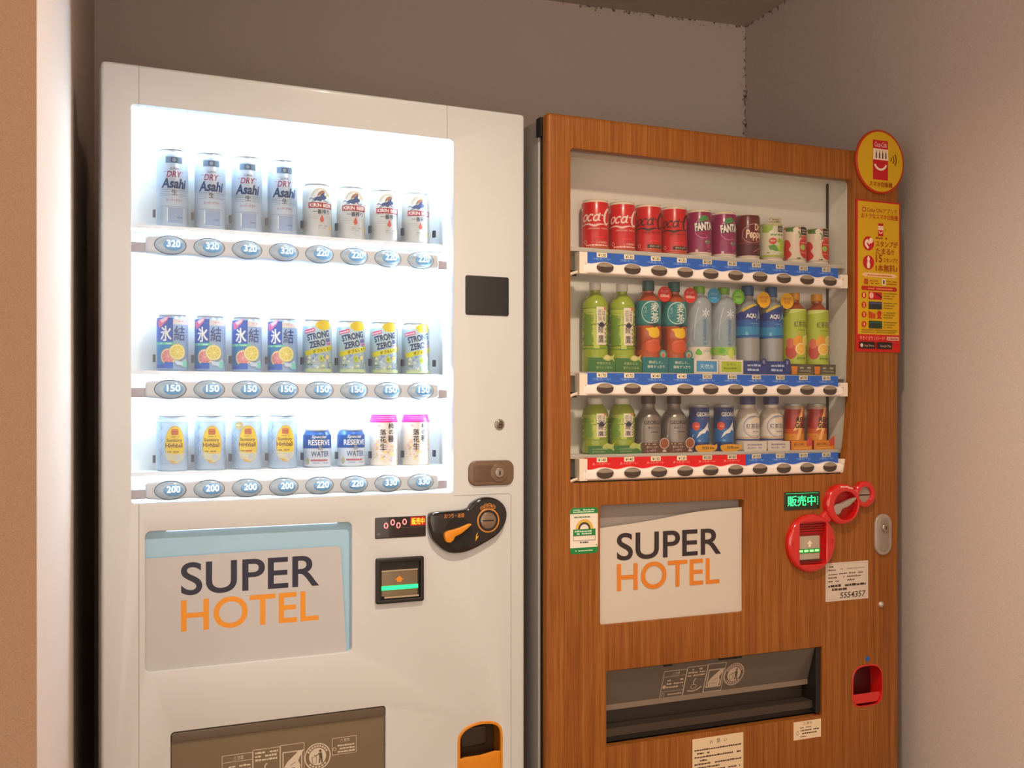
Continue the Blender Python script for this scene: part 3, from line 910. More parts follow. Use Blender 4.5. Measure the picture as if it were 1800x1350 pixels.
levb = smooth([(862, 838), (866, 827), (876, 823), (885, 828), (892, 838), (914, 845), (938, 862), (942, 868), (934, 867), (906, 858), (888, 852), (872, 851), (864, 846)], True, 4)
b = MB(); b.prism([levb], -20, -6, mat((160, 146, 136), 0.4), bev=2); lv = b.build('return_lever', mo); tag(lv, 'grey return lever')
b = MB(); b.prism([ell_pts(976, 874, 22.5, 22.5, 32)], -8, 0, mat((168, 152, 138), 0.4, metal=0.4)); b.box(956, -8.8, 871.5, 996, -7.9, 874.5, BLACK); b.build('coin_slot', mo)
b = MB(); b.flat([(rot(d_lines(882, 908, 897, 5, 31), 0), (238, 190, 180)), (rot(d_lines(908, 924, 895, 5, 32), -14, 908, 895), (238, 190, 180))], -22.2); b.build('lettering', mo, fix=False)

# --- lock plate, knob, stickers
b = MB(); b.prism([rrect(1020, 701, 1080, 817, 29, 8)], -7, 1, mat((168, 154, 142), 0.35, metal=0.35), bev=3); lk = b.build('lock_plate', B)
b = MB(); b.prism([rrect(1032, 712, 1068, 806, 17, 7)], -8.5, -6.5, mat((150, 138, 128), 0.35, metal=0.35), bev=1.2); b.build('handle_grip', lk)
b = MB(); b.prism([ell_pts(1052, 778, 12, 12, 28)], -14, -8, CHROME, bev=3); b.box(1050.5, -14.5, 773, 1053.5, -13.8, 783, BLACK); b.build('lock_cylinder', lk)
b = MB(); b.dome(1045, 562, 9, 9, 0, 8, mat((190, 178, 168), 0.3, metal=0.5)); b.build('door_bumper', B)
st = MB(); st.box(849, -0.5, 583, 999, 0.2, 689, mat((206, 190, 174), 0.5)); so = st.build('service_sticker', B); tag(so, 'beige service sticker with a handwritten number')
BR = (110, 90, 76); DK = (64, 46, 34)
it = frame_lines(854, 588, 993, 685, 0.8, mat((160, 150, 144))) + [(d_lines(862, 884, 676, 4, 1), DK), (d_lines(858, 884, 667, 4, 2), BR), (d_lines(900, 985, 669, 3, 3), (150, 134, 120)), (d_lines(858, 890, 655, 4, 4), BR), (d_lines(896, 980, 656, 4, 5), BR),
     (d_lines(858, 888, 646, 4.5, 6), BR), (d_lines(902, 975, 647, 4, 7), BR), (d_lines(858, 896, 636, 4, 8), BR), (d_lines(916, 950, 637, 4, 9), BR),
     (d_lines(858, 990, 622, 7, 10, 0.05), DK), (d_lines(858, 940, 612, 7, 11, 0.05), DK), (d_text('5554357', 898, 590, 990, 606, 0.012, 0.15), (70, 58, 50))]
b = MB(); b.flat(it, -0.5, 0.03); b.build('sticker_print', so, fix=False)
st = MB(); st.box(416, -0.5, 120, 575, 0.2, 261, mat((224, 200, 166), 0.5)); so = st.build('request_notice', B); tag(so, 'cream paper notice below the delivery flap')
it = [(d_text('お', 470, 244, 480, 253), DK), (d_text('願', 491, 243, 502, 254.5), DK), (d_text('い', 514, 244, 523, 252), DK)]
for i, (x0, x1) in enumerate(((422, 568), (430, 470), (422, 568), (430, 462), (422, 568), (430, 500), (422, 568), (430, 480))):
    it.append((d_lines(x0, x1, 229 - i * 9.2, 4.2, 40 + i, 0.1), DK))
b = MB(); b.flat(it, -0.5, 0.03); b.build('notice_print', so, fix=False)
st = MB(); st.box(740, -0.5, 217, 833, 0.2, 266, mat((230, 206, 172), 0.5)); so = st.build('warning_sticker', B); tag(so, 'small cream warning sticker under the flap corner')
it = [(d_text('⚠警告', 772, 255, 802, 263), DK), (d_lines(762, 800, 247, 3.5, 1), BR), (d_lines(764, 826, 239, 4, 2), DK), (d_lines(764, 826, 231, 4, 3), DK), (d_ring(753, 235, 5, 5.5, 1.3, 16), BR), (d_lines(762, 800, 223, 3, 4), BR)]
b = MB(); b.flat(it, -0.5, 0.03); b.build('sticker_print', so, fix=False)
b = MB(); b.prism([ell_pts(997, 413, 7, 7, 24)], -0.8, 0.2, mat((24, 92, 168), 0.4)); b.build('round_sticker', B)

# --- delivery port
b = MB(); b.box(150, 66, 262, 850, 70, 474, mat((60, 50, 42), 0.5)); b.build('delivery_chute', B)
FLAPB = mat((96, 86, 78), 0.3, coat=0.3)
fl = MB()
fl.add([(166, 10, 459), (836, 10, 459), (836, 44, 356), (166, 44, 356), (166, 13, 459), (836, 13, 459), (836, 47, 356), (166, 47, 356)], [(0, 3, 2, 1), (4, 5, 6, 7), (0, 1, 5, 4), (2, 3, 7, 6), (0, 4, 7, 3), (1, 2, 6, 5)], FLAPB)
fo = fl.build('delivery_flap', B)
b = MB(); b.box(166, 40, 352, 836, 50, 366, mat((128, 112, 98), 0.4)); b.build('flap_edge', fo)
def slope(x, y, z):
    return (x, y + 10 + (459 - z) * 34 / 103, z)
INK = mat((190, 170, 150), 0.6)
b = MB(); b.flat(flap_print(342, 364, 1.06, False), -0.1, 0.01, fn=slope); b.build('safety_print', fo, fix=False)
b = MB(); b.box(166, 20, 292, 836, 60, 312, mat((62, 52, 44), 0.45)); b.build('chute_bar', B)
b = MB(); b.box(166, 30, 276, 836, 60, 288, mat((30, 26, 22), 0.5)); b.build('chute_sill', B)
b = MB(); b.box(820, 6, 282, 836, 62, 460, mat((20, 20, 20), 0.5)); b.build('chute_cheek', B)
for x in (336, 505):
    b = MB(); b.box(x, 6, 455, x + (70 if x > 400 else 24), 12, 461, BLACK); b.build('flap_hinge', B)

# --- red coin return cup
b = MB(); b.prism([offset(cupb, 1.5), offset(cupb, -2.5)], -1, 3, RED, bev=1); ro = b.build('coin_return', B); tag(ro, 'red coin return cup')
b = MB(); b.box(935, 46, 275, 1060, 65, 402, mat((70, 8, 14), 0.35)); b.build('cup_back', ro)
b = MB(); b.prism([cupb, offset(cupb, -1.2)], 3, 46, RED); b.build('cup_wall', ro)
b = MB(); b.add([(944, 6, 316), (1050, 6, 316), (1050, 44, 300), (944, 44, 300), (946, 4, 290), (1048, 4, 290)], [(0, 1, 2, 3), (0, 4, 5, 1)], RED); b.build('cup_lip', ro)

# --- round yellow app sign and yellow poster
YEL = mat((206, 163, 8), 0.35, coat=0.2); RIM = mat((176, 44, 14), 0.35); CARM = (186, 16, 30); CREAM = (236, 214, 190); BRN = (150, 60, 14)
b = MB(); b.prism([ell_pts(1037, 1806, 88, 90, 56)], -7, -2, RIM, bev=1.5); so = b.build('round_sign', B); tag(so, 'round yellow sign with a red machine icon')
it = [(d_ell(1037, 1806, 82, 84, 48), YEL), (d_rect(1010, 1755, 1065, 1866), CARM), (d_rect(1011, 1811, 1065, 1842), CREAM),
      (d_text('Coca-Cola', 1016, 1847, 1060, 1861, 0.01, 0.3), (238, 190, 190))]
for i in range(4):
    x = 1020 + 11.5 * i
    it.append((d_poly([(x, 1815), (x + 4.4, 1815), (x + 4.4, 1828), (x + 3, 1834), (x + 3, 1838), (x + 1.4, 1838), (x + 1.4, 1834), (x, 1828)]), (70, 34, 24)))
it += [(d_ring(1037, 1803, 24, 22, 6, 24, 195, 345), CREAM)]
for r in (10, 19, 28):
    it.append((d_ring(1068, 1815, r, r * 1.05, 3.4, 12, -35, 35), (110, 62, 10)))
it.append((d_text('スマホ自販機', 996, 1735, 1080, 1750, 0.02), BRN))
b = MB(); b.flat(it, -7, 0.1); b.build('sign_print', so, fix=False)

b = MB(); b.box(954, -2.5, 1272, 1114, -0.2, 1696, mat((190, 26, 22), 0.4)); po = b.build('poster', B); tag(po, 'tall yellow and red stamp campaign poster')
def P(x, z): return (954 + x, 1272 + z)
def T(s, x0, z0, x1, z1, c=BRN, bold=0.02): return (d_text(s, 954 + x0, 1272 + z0, 954 + x1, 1272 + z1, bold), c)
def RR(x0, z0, x1, z1, c): return (d_rect(954 + x0, 1272 + z0, 954 + x1, 1272 + z1), c)
def EE(x, z, r, c): return (d_ell(954 + x, 1272 + z, r, r, 24), c)
def LL(x0, x1, z, h, s, c=BRN): return (d_lines(954 + x0, 954 + x1, 1272 + z, h, s, 0.08), c)
it = [RR(6, 49, 156, 420, YEL), RR(22, 391, 34, 404, (160, 70, 30)), RR(25, 394, 31, 401, (230, 170, 60)), T('Coke ONアプリで', 38, 391, 149, 405), T('おトクなスマホ自販機', 18, 373, 152, 388, (168, 48, 16), 0.03),
      RR(79, 326, 98, 362, CARM), RR(79, 343, 98, 355, (226, 196, 170)), (d_ring(954 + 88.5, 1272 + 342, 8, 9, 2.6, 14, 200, 340), CREAM), (d_ring(954 + 100, 1272 + 345, 7, 7, 1.5, 8, -30, 30), (120, 70, 12)),
      EE(44, 303, 20, CARM), (d_stroke([P(52, 314), P(46, 304), P(40, 312), P(34, 302), P(44, 290)], 7), CREAM), (d_ell(954 + 53, 1272 + 312, 7, 8, 14), CREAM),
      LL(70, 112, 318, 5, 1), T('スタンプが', 70, 296, 150, 313, BRN, 0.03), T('たまる!!', 70, 275, 136, 292, BRN, 0.03),
      EE(44, 250, 20, CARM), (d_poly([P(40, 234), P(48, 234), P(50, 244), P(47, 254), P(49, 260), P(45.5, 268), P(42.5, 268), P(39, 260), P(41, 254), P(38, 244)]), CREAM),
      T('15', 70, 252, 94, 274, BRN, 0.03), T('スタンプで', 97, 253, 151, 266, BRN, 0.02), T('1本無料♪', 70, 226, 150, 247, BRN, 0.03),
      (d_poly([P(18, 216), P(30, 222), P(138, 221), P(150, 215), P(138, 209), P(30, 210)]), (226, 186, 130)), LL(40, 128, 213, 4, 3, (190, 100, 60)),
      RR(28, 189, 42, 204, (176, 70, 24)), LL(48, 78, 198, 3, 4), LL(48, 82, 191, 3, 5), RR(92, 188, 106, 206, (222, 206, 180)), RR(96, 192, 102, 202, (60, 50, 46)), LL(110, 146, 198, 3, 6), LL(110, 146, 191, 3, 7),
      (d_poly(rrect(954 + 18, 1272 + 172, 954 + 147, 1272 + 184, 5)), (178, 36, 16)), LL(42, 134, 176, 4, 8, (230, 150, 90))]
for i, z in enumerate((158, 131, 104, 77)):
    it += [EE(27, z, 8.5, (184, 40, 20)), T(str(i + 1), 24.5, z - 5, 29.5, z + 5, (240, 200, 120), 0.03)]
    if i == 0:
        it += [RR(44, z - 11, 92, z + 10, CARM), (d_ell(954 + 54, 1272 + z, 8, 9, 14), (232, 170, 150)), (d_stroke([P(68, z + 6), P(80, z + 1), P(92, z - 5)], 5), (90, 20, 20))]
    elif i == 2:
        for k in range(5):
            it.append(RR(44 + 5 * k, z - 10, 48 + 5 * k, z + 10 - 1.6 * k, (196, 60, 20)))
        it += [EE(82, z + 4, 8, (184, 40, 20)), (d_poly([P(72, z - 10), P(92, z - 10), P(82, z - 2)]), (184, 40, 20))]
    else:
        it += [RR(44, z - 11, 92, z + 10, (44, 44, 46) if i == 1 else (36, 54, 40)), RR(44, z + 4, 92, z + 7, (80, 84, 120) if i == 1 else (44, 92, 60))]
    for k in range(3):
        it.append(LL(98, 148 - 9 * k, z + 6 - 7 * k, 2.6, 50 + 4 * i + k, (130, 100, 10)))
it += [LL(18, 148, 60, 3, 70, (150, 110, 10)), LL(18, 140, 54, 3, 71, (150, 110, 10)),
       T('今すぐダウンロード!', 10, 33, 102, 44, (240, 150, 130), 0.02), RR(108, 33, 153, 44, (214, 150, 130)), LL(112, 148, 36, 4, 72, (150, 70, 50)),
       (d_poly(rrect(954 + 10, 1272 + 9, 954 + 66, 1272 + 28, 3)), (34, 20, 18)), (d_ell(954 + 18, 1272 + 18, 5, 5.5, 14), (214, 190, 170)), T('App Store', 27, 13, 62, 21, (190, 160, 140), 0.0),
       (d_poly(rrect(954 + 72, 1272 + 9, 954 + 128, 1272 + 28, 3)), (34, 20, 18)), T('Google Play', 84, 12, 124, 21, (190, 160, 140), 0.0)]
b = MB(); b.flat(it, -2.5, 0.035); b.build('poster_print', po, fix=False)

# ================================================================== drinks
ALU = mat((176, 186, 194), 0.3, metal=0.5)
def can_parts(R, H, body, decals, neck=None, base=None, squeeze=5.0, neck_h=15.0, lid=None):
    """a drinks can: body, lid with rim, printed label"""
    nk = neck or body
    lid = lid or ALU
    z0 = 6 if base else 0
    b = MB()
    b.lathe([(R - 4, z0, base or body), (R - 1, z0 + 3, base or body), (R, z0 + 7, body), (R, H - neck_h, nk), (R - squeeze * 0.55, H - neck_h * 0.6, nk), (R - squeeze, H - 4 * min(1, neck_h / 15 + 0.2), lid), (R - squeeze, H - 2.5)], body, 36)
    parts = [('body', b.mesh('body'))]
    if base:
        q = MB(); q.lathe([(R - 1, 0), (R, 2), (R - 0.5, 6.2), (R - 4, 6.4)], base, 36); parts.append(('base_ring', q.mesh('base_ring')))
    l = MB(); l.lathe([(R - squeeze - 0.2, H - 2.6), (R - squeeze + 1.0, H - 0.6), (R - squeeze + 0.4, H), (R - squeeze - 1.6, H - 0.8), (R - squeeze - 2.6, H - 3.2), (1, H - 3.2)], lid, 36, caps=False)
    parts.append(('lid', l.mesh('lid')))
    d = MB(); d.wrap(decals, R); parts.append(('label', d.mesh('label', fix=False, ang=60)))
    return parts
def bottle_parts(prof, body, decals, R, cap_prof, cap_m, cards=()):
    b = MB(); b.lathe(prof, body, 36)
    parts = [('body', b.mesh('body'))]
    c = MB(); c.lathe(cap_prof, cap_m, 28); parts.append(('cap', c.mesh('cap')))
    if decals:
        d = MB(); d.wrap(decals, R); parts.append(('label', d.mesh('label', fix=False, ang=60)))
    for nm, me in cards:
        parts.append((nm, me))
    return parts
def card(x0, z0, x1, z1, y, m, items, r=0):
    c = MB(); c.prism([rrect(x0, z0, x1, z1, max(0.5, r), 3)], y, y + 0.8, m)
    c.flat(items, y, 0.03)
    return ('card', c.mesh('card', fix=False))
def badge(x, z, r, y, m, items):
    c = MB(); c.prism([ell_pts(x, z, r, r, 28)], y, y + 0.8, m); c.flat(items, y, 0.04)
    return ('badge', c.mesh('badge', fix=False))
ORD = ('first', 'second', 'third', 'fourth')
def place(name, parts, frame, u, d, z, label, cat, group, rz=0.0):
    root = put(name, None, None, frame.w(u, d, z), frame.a + math.radians(rz))
    tag(root, label, cat, group)
    for nm, me in parts:
        put(nm, me, root, rz=math.radians(-15 if frame is FB else -7) if nm == 'label' else 0.0)
    return root
def shear(shape, k, z0=0):
    return [(x + k * (z - z0), z) for x, z in shape[0]], *shape[1:]

# ---- white machine, upper shelf: tall silver beer cans
SIL = mat((176, 194, 214), 0.35, metal=0.2)
AB = (24, 66, 112); MG = (150, 40, 96)
it = [(d_rect(-17, 136, 19, 150), (112, 144, 176)), (d_rect(-6, 138, 8, 148), (60, 100, 146)), (d_ell(1, 143, 4, 4, 14), (150, 170, 190)),
      (d_text('SUPER', -8, 122, 11, 126.5, 0.01), (96, 88, 120)), (d_text('DRY', -15, 106, 17, 119, 0.012, 0.22), MG), (d_rect(-21, 117, -16, 118), MG), (d_rect(18, 117, 22, 118), MG),
      (d_text('Asahi', -27, 82, 29, 104, 0.035, 0.22), AB), (d_text('生', -5, 67.5, 8, 79.5, 0.02), (28, 44, 72)),
      (d_text('スーパードライ', -16, 54, 18, 60, 0.025), (140, 40, 84)), (d_rect(-30, 43, 30, 43.8), (110, 140, 170)), (d_rect(-11, 8, 20, 41), (136, 160, 196)), (d_rect(-14, 12, -12, 40), (236, 240, 246)), (d_lines(-2, 18, 19, 3, 3), (90, 116, 156))]
for z in (66.5, 70, 74, 78):
    it += [(d_rect(-30, z, -8, z + 0.9), (110, 140, 166)), (d_rect(11, z, 31, z + 0.9), (110, 140, 166))]
ASAHI = can_parts(33, 168, SIL, it)
CX0, CP, CD = 150.8, 80.2, 74.0
for i in range(4):
    place('beer_can', ASAHI, FA, CX0 + CP * i, CD, 1505, '%s tall silver beer can from the left on the top shelf of the white machine' % ORD[i], 'beer can', 'tall silver beer cans', (4, 0, -3, 0)[i])
# ---- cream beer cans with a red band
WSIL = mat((200, 204, 204), 0.35, metal=0.1)
NV = (30, 52, 88)
it = [(d_ring(3, 84, 24, 26, 1.6, 20, 20, 160), (196, 176, 120)), (d_ring(3, 84, 21, 22.5, 0.9, 20, 20, 160), (196, 176, 120)),
      (d_poly(smooth([(-16, 84), (-8, 90), (0, 92), (6, 100), (12, 101), (10, 95), (16, 92), (14, 86), (6, 84), (2, 80), (-6, 82)], True, 3)), (70, 92, 142)),
      (d_poly(smooth([(-6, 92), (-2, 101), (6, 105), (12, 103), (6, 98), (0, 94)], True, 3)), (172, 128, 104)),
      (d_stroke([(-14, 84), (-20, 88), (-24, 85)], 1.6), (70, 92, 142)), (d_stroke([(-8, 82), (-16, 80), (-19, 76)], 1.6), (70, 92, 142)), (d_stroke([(8, 84), (16, 80), (22, 81)], 1.8), (70, 92, 142)), (d_stroke([(14, 92), (20, 97), (24, 92)], 2.2), (206, 182, 110)),
      (d_rect(-26, 65, 34, 77.5), (158, 40, 66)), (d_text('KIRIN BEER', -23, 67.3, 31, 75.5, 0.022), (240, 236, 230)),
      (d_text('一番搾り', -16, 51.5, 24, 62.5, 0.016), NV), (d_rect(-26, 46, -3, 46.7), (150, 160, 160)), (d_rect(14, 46, 32, 46.7), (150, 160, 160)), (d_rect(-26, 42, -3, 42.5), (150, 160, 160)), (d_rect(14, 42, 32, 42.5), (150, 160, 160)),
      (d_poly(smooth([(5, 50), (8.6, 42), (9.6, 37), (5, 33), (0.4, 37), (1.4, 42)], True, 3)), (196, 96, 84)), (d_lines(-8, 18, 24, 2.6, 1), (150, 156, 150)), (d_lines(-4, 14, 19, 2, 2), (170, 176, 170)), (d_ell(27, 22, 5, 6, 14), (218, 200, 150))]
KIRIN = can_parts(33, 122, WSIL, it)
for i in range(4):
    place('beer_can', KIRIN, FA, CX0 + CP * (i + 4), CD, 1505, '%s pale beer can with a red band counting from the tall silver cans' % ORD[i], 'beer can', 'pale beer cans with red band', (2, 0, 3, -2)[i])
# ---- middle shelf: blue citrus cans
BSIL = mat((140, 172, 212), 0.35, metal=0.1)
LEM = (218, 206, 96); PNK = (222, 130, 136)
def citrus(x, z, r, skin, flesh, light):
    s = [(d_ell(x, z, r, r, 26), skin), (d_ell(x, z, r * 0.88, r * 0.88, 26), (240, 236, 216)), (d_ell(x, z, r * 0.8, r * 0.8, 26), flesh)]
    for k in range(8):
        s.append((rot(d_rect(x - 0.4, z, x + 0.4, z + r * 0.8), k * 45 + 12, x, z), light))
    return s
it = [(d_rect(-46, 6, -2, 114), (0, 84, 188)), (d_rect(-46, 14, -8, 56), (0, 132, 196)), (d_poly([(-40, 108), (-10, 118), (-14, 108), (-24, 98), (-36, 92)]), (222, 104, 150)), (d_poly([(-32, 110), (-12, 116), (-16, 109), (-26, 103)]), (246, 214, 228)),
      (d_rect(-2, 100, 40, 112), (226, 226, 236)), (d_lines(8, 22, 106, 2, 2), (222, 140, 160)),
      (d_text('氷', -30, 64, -5, 97, 0.035), (240, 248, 252)), (d_text('結', 0, 65, 25, 97, 0.014), (20, 62, 140)),
      (d_rect(-46, 56, 2, 62), (80, 196, 178)), (d_lines(-30, -4, 57.5, 2.6, 4), (190, 236, 220))]
it += citrus(-12, 31, 17.5, (220, 190, 120), PNK, (240, 190, 186)) + citrus(7, 41, 17.5, (206, 206, 110), LEM, (240, 236, 170))
it += [(d_rect(-20, 6, -2, 19), (16, 92, 190)), (d_poly([(0, 24), (14, 20), (26, 28), (30, 18), (20, 10), (4, 14)]), (190, 212, 232)), (d_rect(18, 8, 30, 22), (120, 206, 190)), (d_lines(0, 15, 11, 2.2, 6), (140, 150, 176))]
HYO = can_parts(33, 122, BSIL, it, neck=mat((150, 182, 226), 0.3, metal=0.3))
for i in range(4):
    place('cocktail_can', HYO, FA, CX0 + CP * i, CD, 1195.5, '%s blue citrus cocktail can from the left on the middle shelf' % ORD[i], 'drink can', 'blue citrus cocktail cans', (5, -2, 2, -4)[i])
# ---- middle shelf: lemon cans
LSIL = mat((172, 196, 206), 0.35, metal=0.15)
def tl(s): return rot(s, 12, 0, 70)
it = [(d_poly(smooth([(-8, 112), (8, 120), (26, 116), (30, 104), (16, 98), (-2, 100)], True, 3)), (226, 206, 60)), (tl(d_rect(-32, 96, -4, 104)), (214, 60, 110)), (tl(d_lines(-30, -6, 98, 4, 2)), (250, 220, 232)),
      (tl(d_text('STRONG', -26, 78, 29, 93, 0.035)), (34, 60, 104)), (tl(d_text('ZERO', -24, 60, 14, 75, 0.035)), (34, 60, 104)), (tl(d_rect(16, 66, 30, 75)), (104, 100, 160)), (tl(d_rect(16, 60, 30, 64)), (190, 90, 150)),
      (tl(d_rect(-40, 46, 42, 57)), (214, 208, 52)), (tl(d_text('ダブルレモン', -19, 47.8, 29, 55.4, 0.03)), (52, 58, 30))]
rn = random.Random(3)
for k in range(26):
    x = rn.uniform(-24, 28); z = rn.uniform(12, 42); r = rn.uniform(3, 6)
    a = rn.uniform(0, 6.28)
    it.append((d_poly([(x + r * math.cos(a + t), z + r * math.sin(a + t)) for t in (0, 1.9, 4.0)]), rn.choice([(150, 176, 214), (186, 206, 226), (200, 214, 150), (120, 156, 204), (226, 232, 200)])))
it += [(d_ell(4, 33, 5, 8, 16), (190, 204, 80)), (d_ell(4, 33, 2.5, 4, 12), (140, 170, 60)), (d_ell(18, 36, 4, 5, 12), (232, 206, 120)), (d_rect(-32, 2, 34, 10), (178, 196, 150)), (d_ring(27, 18, 6, 8, 1.8, 16, 90, 290), (100, 122, 110)), (d_lines(-26, -14, 18, 4, 9), (110, 140, 110))]
ZERO = can_parts(33, 122, LSIL, it, neck=mat((214, 218, 206), 0.3, metal=0.4))
for i in range(4):
    place('cocktail_can', ZERO, FA, CX0 + CP * (i + 4), CD, 1195.5, '%s lemon cocktail can with slanted navy lettering from the blue cans' % ORD[i], 'drink can', 'lemon cocktail cans', (0, 2, -2, 3)[i])
# ---- lower shelf: highball cans
HSIL = mat((176, 200, 224), 0.35, metal=0.15)
def highball(sticker):
    it = []
    for x in (-33, 30):
        for z in (30, 58, 84):
            it += [(d_stroke([(x, z), (x + 5, z + 9), (x + 4, z + 22)], 1.3), (120, 160, 196)), (d_stroke([(x + 4, z + 10), (x - 4, z + 18)], 1.2), (120, 160, 196)), (d_stroke([(x + 5, z + 6), (x + 11, z + 13)], 1.2), (120, 160, 196))]
    it += [(d_ell(2, 57, 20.5, 41, 36), (206, 176, 70)), (d_ell(2, 57, 19, 39.5, 36), (232, 204, 56)),
           (d_poly(rrect(-6, 78, 9, 91, 3)), (206, 120, 60)), (d_lines(-4, 7, 84, 2.4, 1), (180, 70, 50)), (d_lines(-4, 7, 80, 2.4, 2), (180, 70, 50)), (d_lines(-6, 10, 73.5, 1.6, 3), (140, 100, 50)),
           (d_text('Suntory', -15, 61.5, 17, 70.5, 0.02), (110, 52, 34)), (d_text('Highball', -17, 48, 18, 60.5, 0.02), (110, 52, 34)), (d_lines(-13, 14, 41, 3, 4), (150, 120, 40)),
           (d_poly(smooth([(-17, 40), (0, 37), (20, 38), (19, 28), (10, 20), (2, 18), (-8, 21), (-15, 29)], True, 3)), (206, 206, 178)), (d_ell(8, 30, 6, 6, 14), (190, 200, 214)), (d_poly([(-12, 26), (0, 22), (4, 20), (-4, 19)]), (214, 170, 60)), (d_lines(-26, -12, 16, 2.6, 8), (150, 190, 214))]
    if sticker:
        it += [(d_ell(-17, 98, 9.5, 9.5, 22), (190, 166, 110)), (d_ring(-17, 98, 9.5, 9.5, 0.9, 22), (226, 210, 170)), (d_lines(-23, -11, 97, 3, 5), (236, 226, 196)), (d_lines(-14, 15, 40, 4, 14), (206, 96, 50))]
    for z in (112, 108, 104):
        it.append((d_rect(-40, z, 40, z + 1), (150, 172, 176)))
    return can_parts(33, 120, HSIL, it)
H1, H2 = highball(False), highball(True)
for i in range(4):
    place('highball_can', H2 if i == 2 else H1, FA, CX0 + CP * i, CD, 980,
          'highball can with a round tan sticker over its yellow oval' if i == 2 else '%s silver highball can with a yellow oval on the bottom shelf' % ('leftmost', 'second', '', 'rightmost')[i], 'drink can', 'yellow oval highball cans', (5, 1, -3, 2)[i])
# ---- blue whisky-and-water cans
RB = mat((30, 84, 156), 0.3, metal=0.3); RW = mat((206, 216, 226), 0.3, metal=0.3)
it = [(d_rect(-52, 44, 52, 74), (30, 84, 156)), (d_rect(-52, 4, 52, 44), (206, 216, 226)), (d_text('Special', -16, 65, 20, 74, 0.02, 0.25), (226, 236, 246)), (d_text('RESERVE', -24, 51, 30, 63.5, 0.02), (240, 244, 248)),
      (d_text('&', -1, 40, 11, 50, 0.02), (150, 160, 180)), (d_text('WATER', -17, 25, 27, 37.5, 0.02), (56, 96, 140)), (d_rect(-18, 15, 22, 19), (178, 96, 110)), (d_lines(-14, 24, 10, 2, 3), (120, 150, 180)), (d_ell(-26, 15, 5, 8, 16), (180, 176, 140))]
RES = can_parts(32, 87, RW, it, neck=RB)
for i in range(2):
    place('whisky_can', RES, FA, CX0 + CP * (i + 4), CD, 980, '%s of the two short blue and silver whisky cans' % ('left one', 'right one')[i], 'drink can', 'short blue whisky cans', (-3, 3)[i])
# ---- snack cans with pink lids
it = [(d_text('柿', 4, 87, 18, 101, 0.03), (56, 36, 30)), (d_text('の', 5, 74, 17, 85, 0.03), (56, 36, 30)), (d_text('種', 3, 56, 18, 72, 0.03), (56, 36, 30)),
      (d_text('落', -15, 72, -1, 86, 0.03), (56, 36, 30)), (d_text('花', -15, 55, -1, 70, 0.03), (56, 36, 30)), (d_text('生', -15, 38, -1, 53, 0.03), (56, 36, 30)), (d_rect(-21, 92, -14, 98), (214, 180, 186)), (d_lines(23, 26, 60, 3, 2), (180, 180, 170))]
rn = random.Random(8); pre = []
for k in range(34):
    x = rn.uniform(-34, 34); z = rn.uniform(8, 62); r = rn.uniform(3, 7)
    pre.append((rot(d_ell(x, z, r, r * 0.55, 12), rn.uniform(0, 180), x, z), rn.choice([(240, 208, 166), (246, 222, 190), (232, 186, 140), (244, 226, 150), (226, 198, 214)])))
for k in range(8):
    x = rn.uniform(-28, 30); z = rn.uniform(10, 40)
    pre.append((rot(d_rect(x, z, x + 2.5, z + 1.2), rn.uniform(0, 90), x, z), (90, 80, 84)))
b = MB(); b.lathe([(31, 0), (33, 3), (33, 104), (32, 105)], mat((238, 232, 224), 0.4), 36); bm = b.mesh('body')
l = MB(); l.lathe([(33.4, 102), (33.4, 107), (32, 108), (31.8, 111), (31, 112), (30.8, 115), (30, 116), (29.6, 120), (28, 120.5)], mat((226, 46, 150), 0.35), 36); lm = l.mesh('lid')
d = MB(); d.wrap(pre + it, 33, 0.04); dm = d.mesh('label', fix=False, ang=60)
for i in range(2):
    place('snack_can', [('body', bm), ('lid', lm), ('label', dm)], FA, CX0 + CP * (i + 6), CD, 980, '%s of the two peanut snack cans with bright pink lids' % ('left one', 'right one')[i], 'snack can', 'snack cans with pink lids', (0, 3)[i])

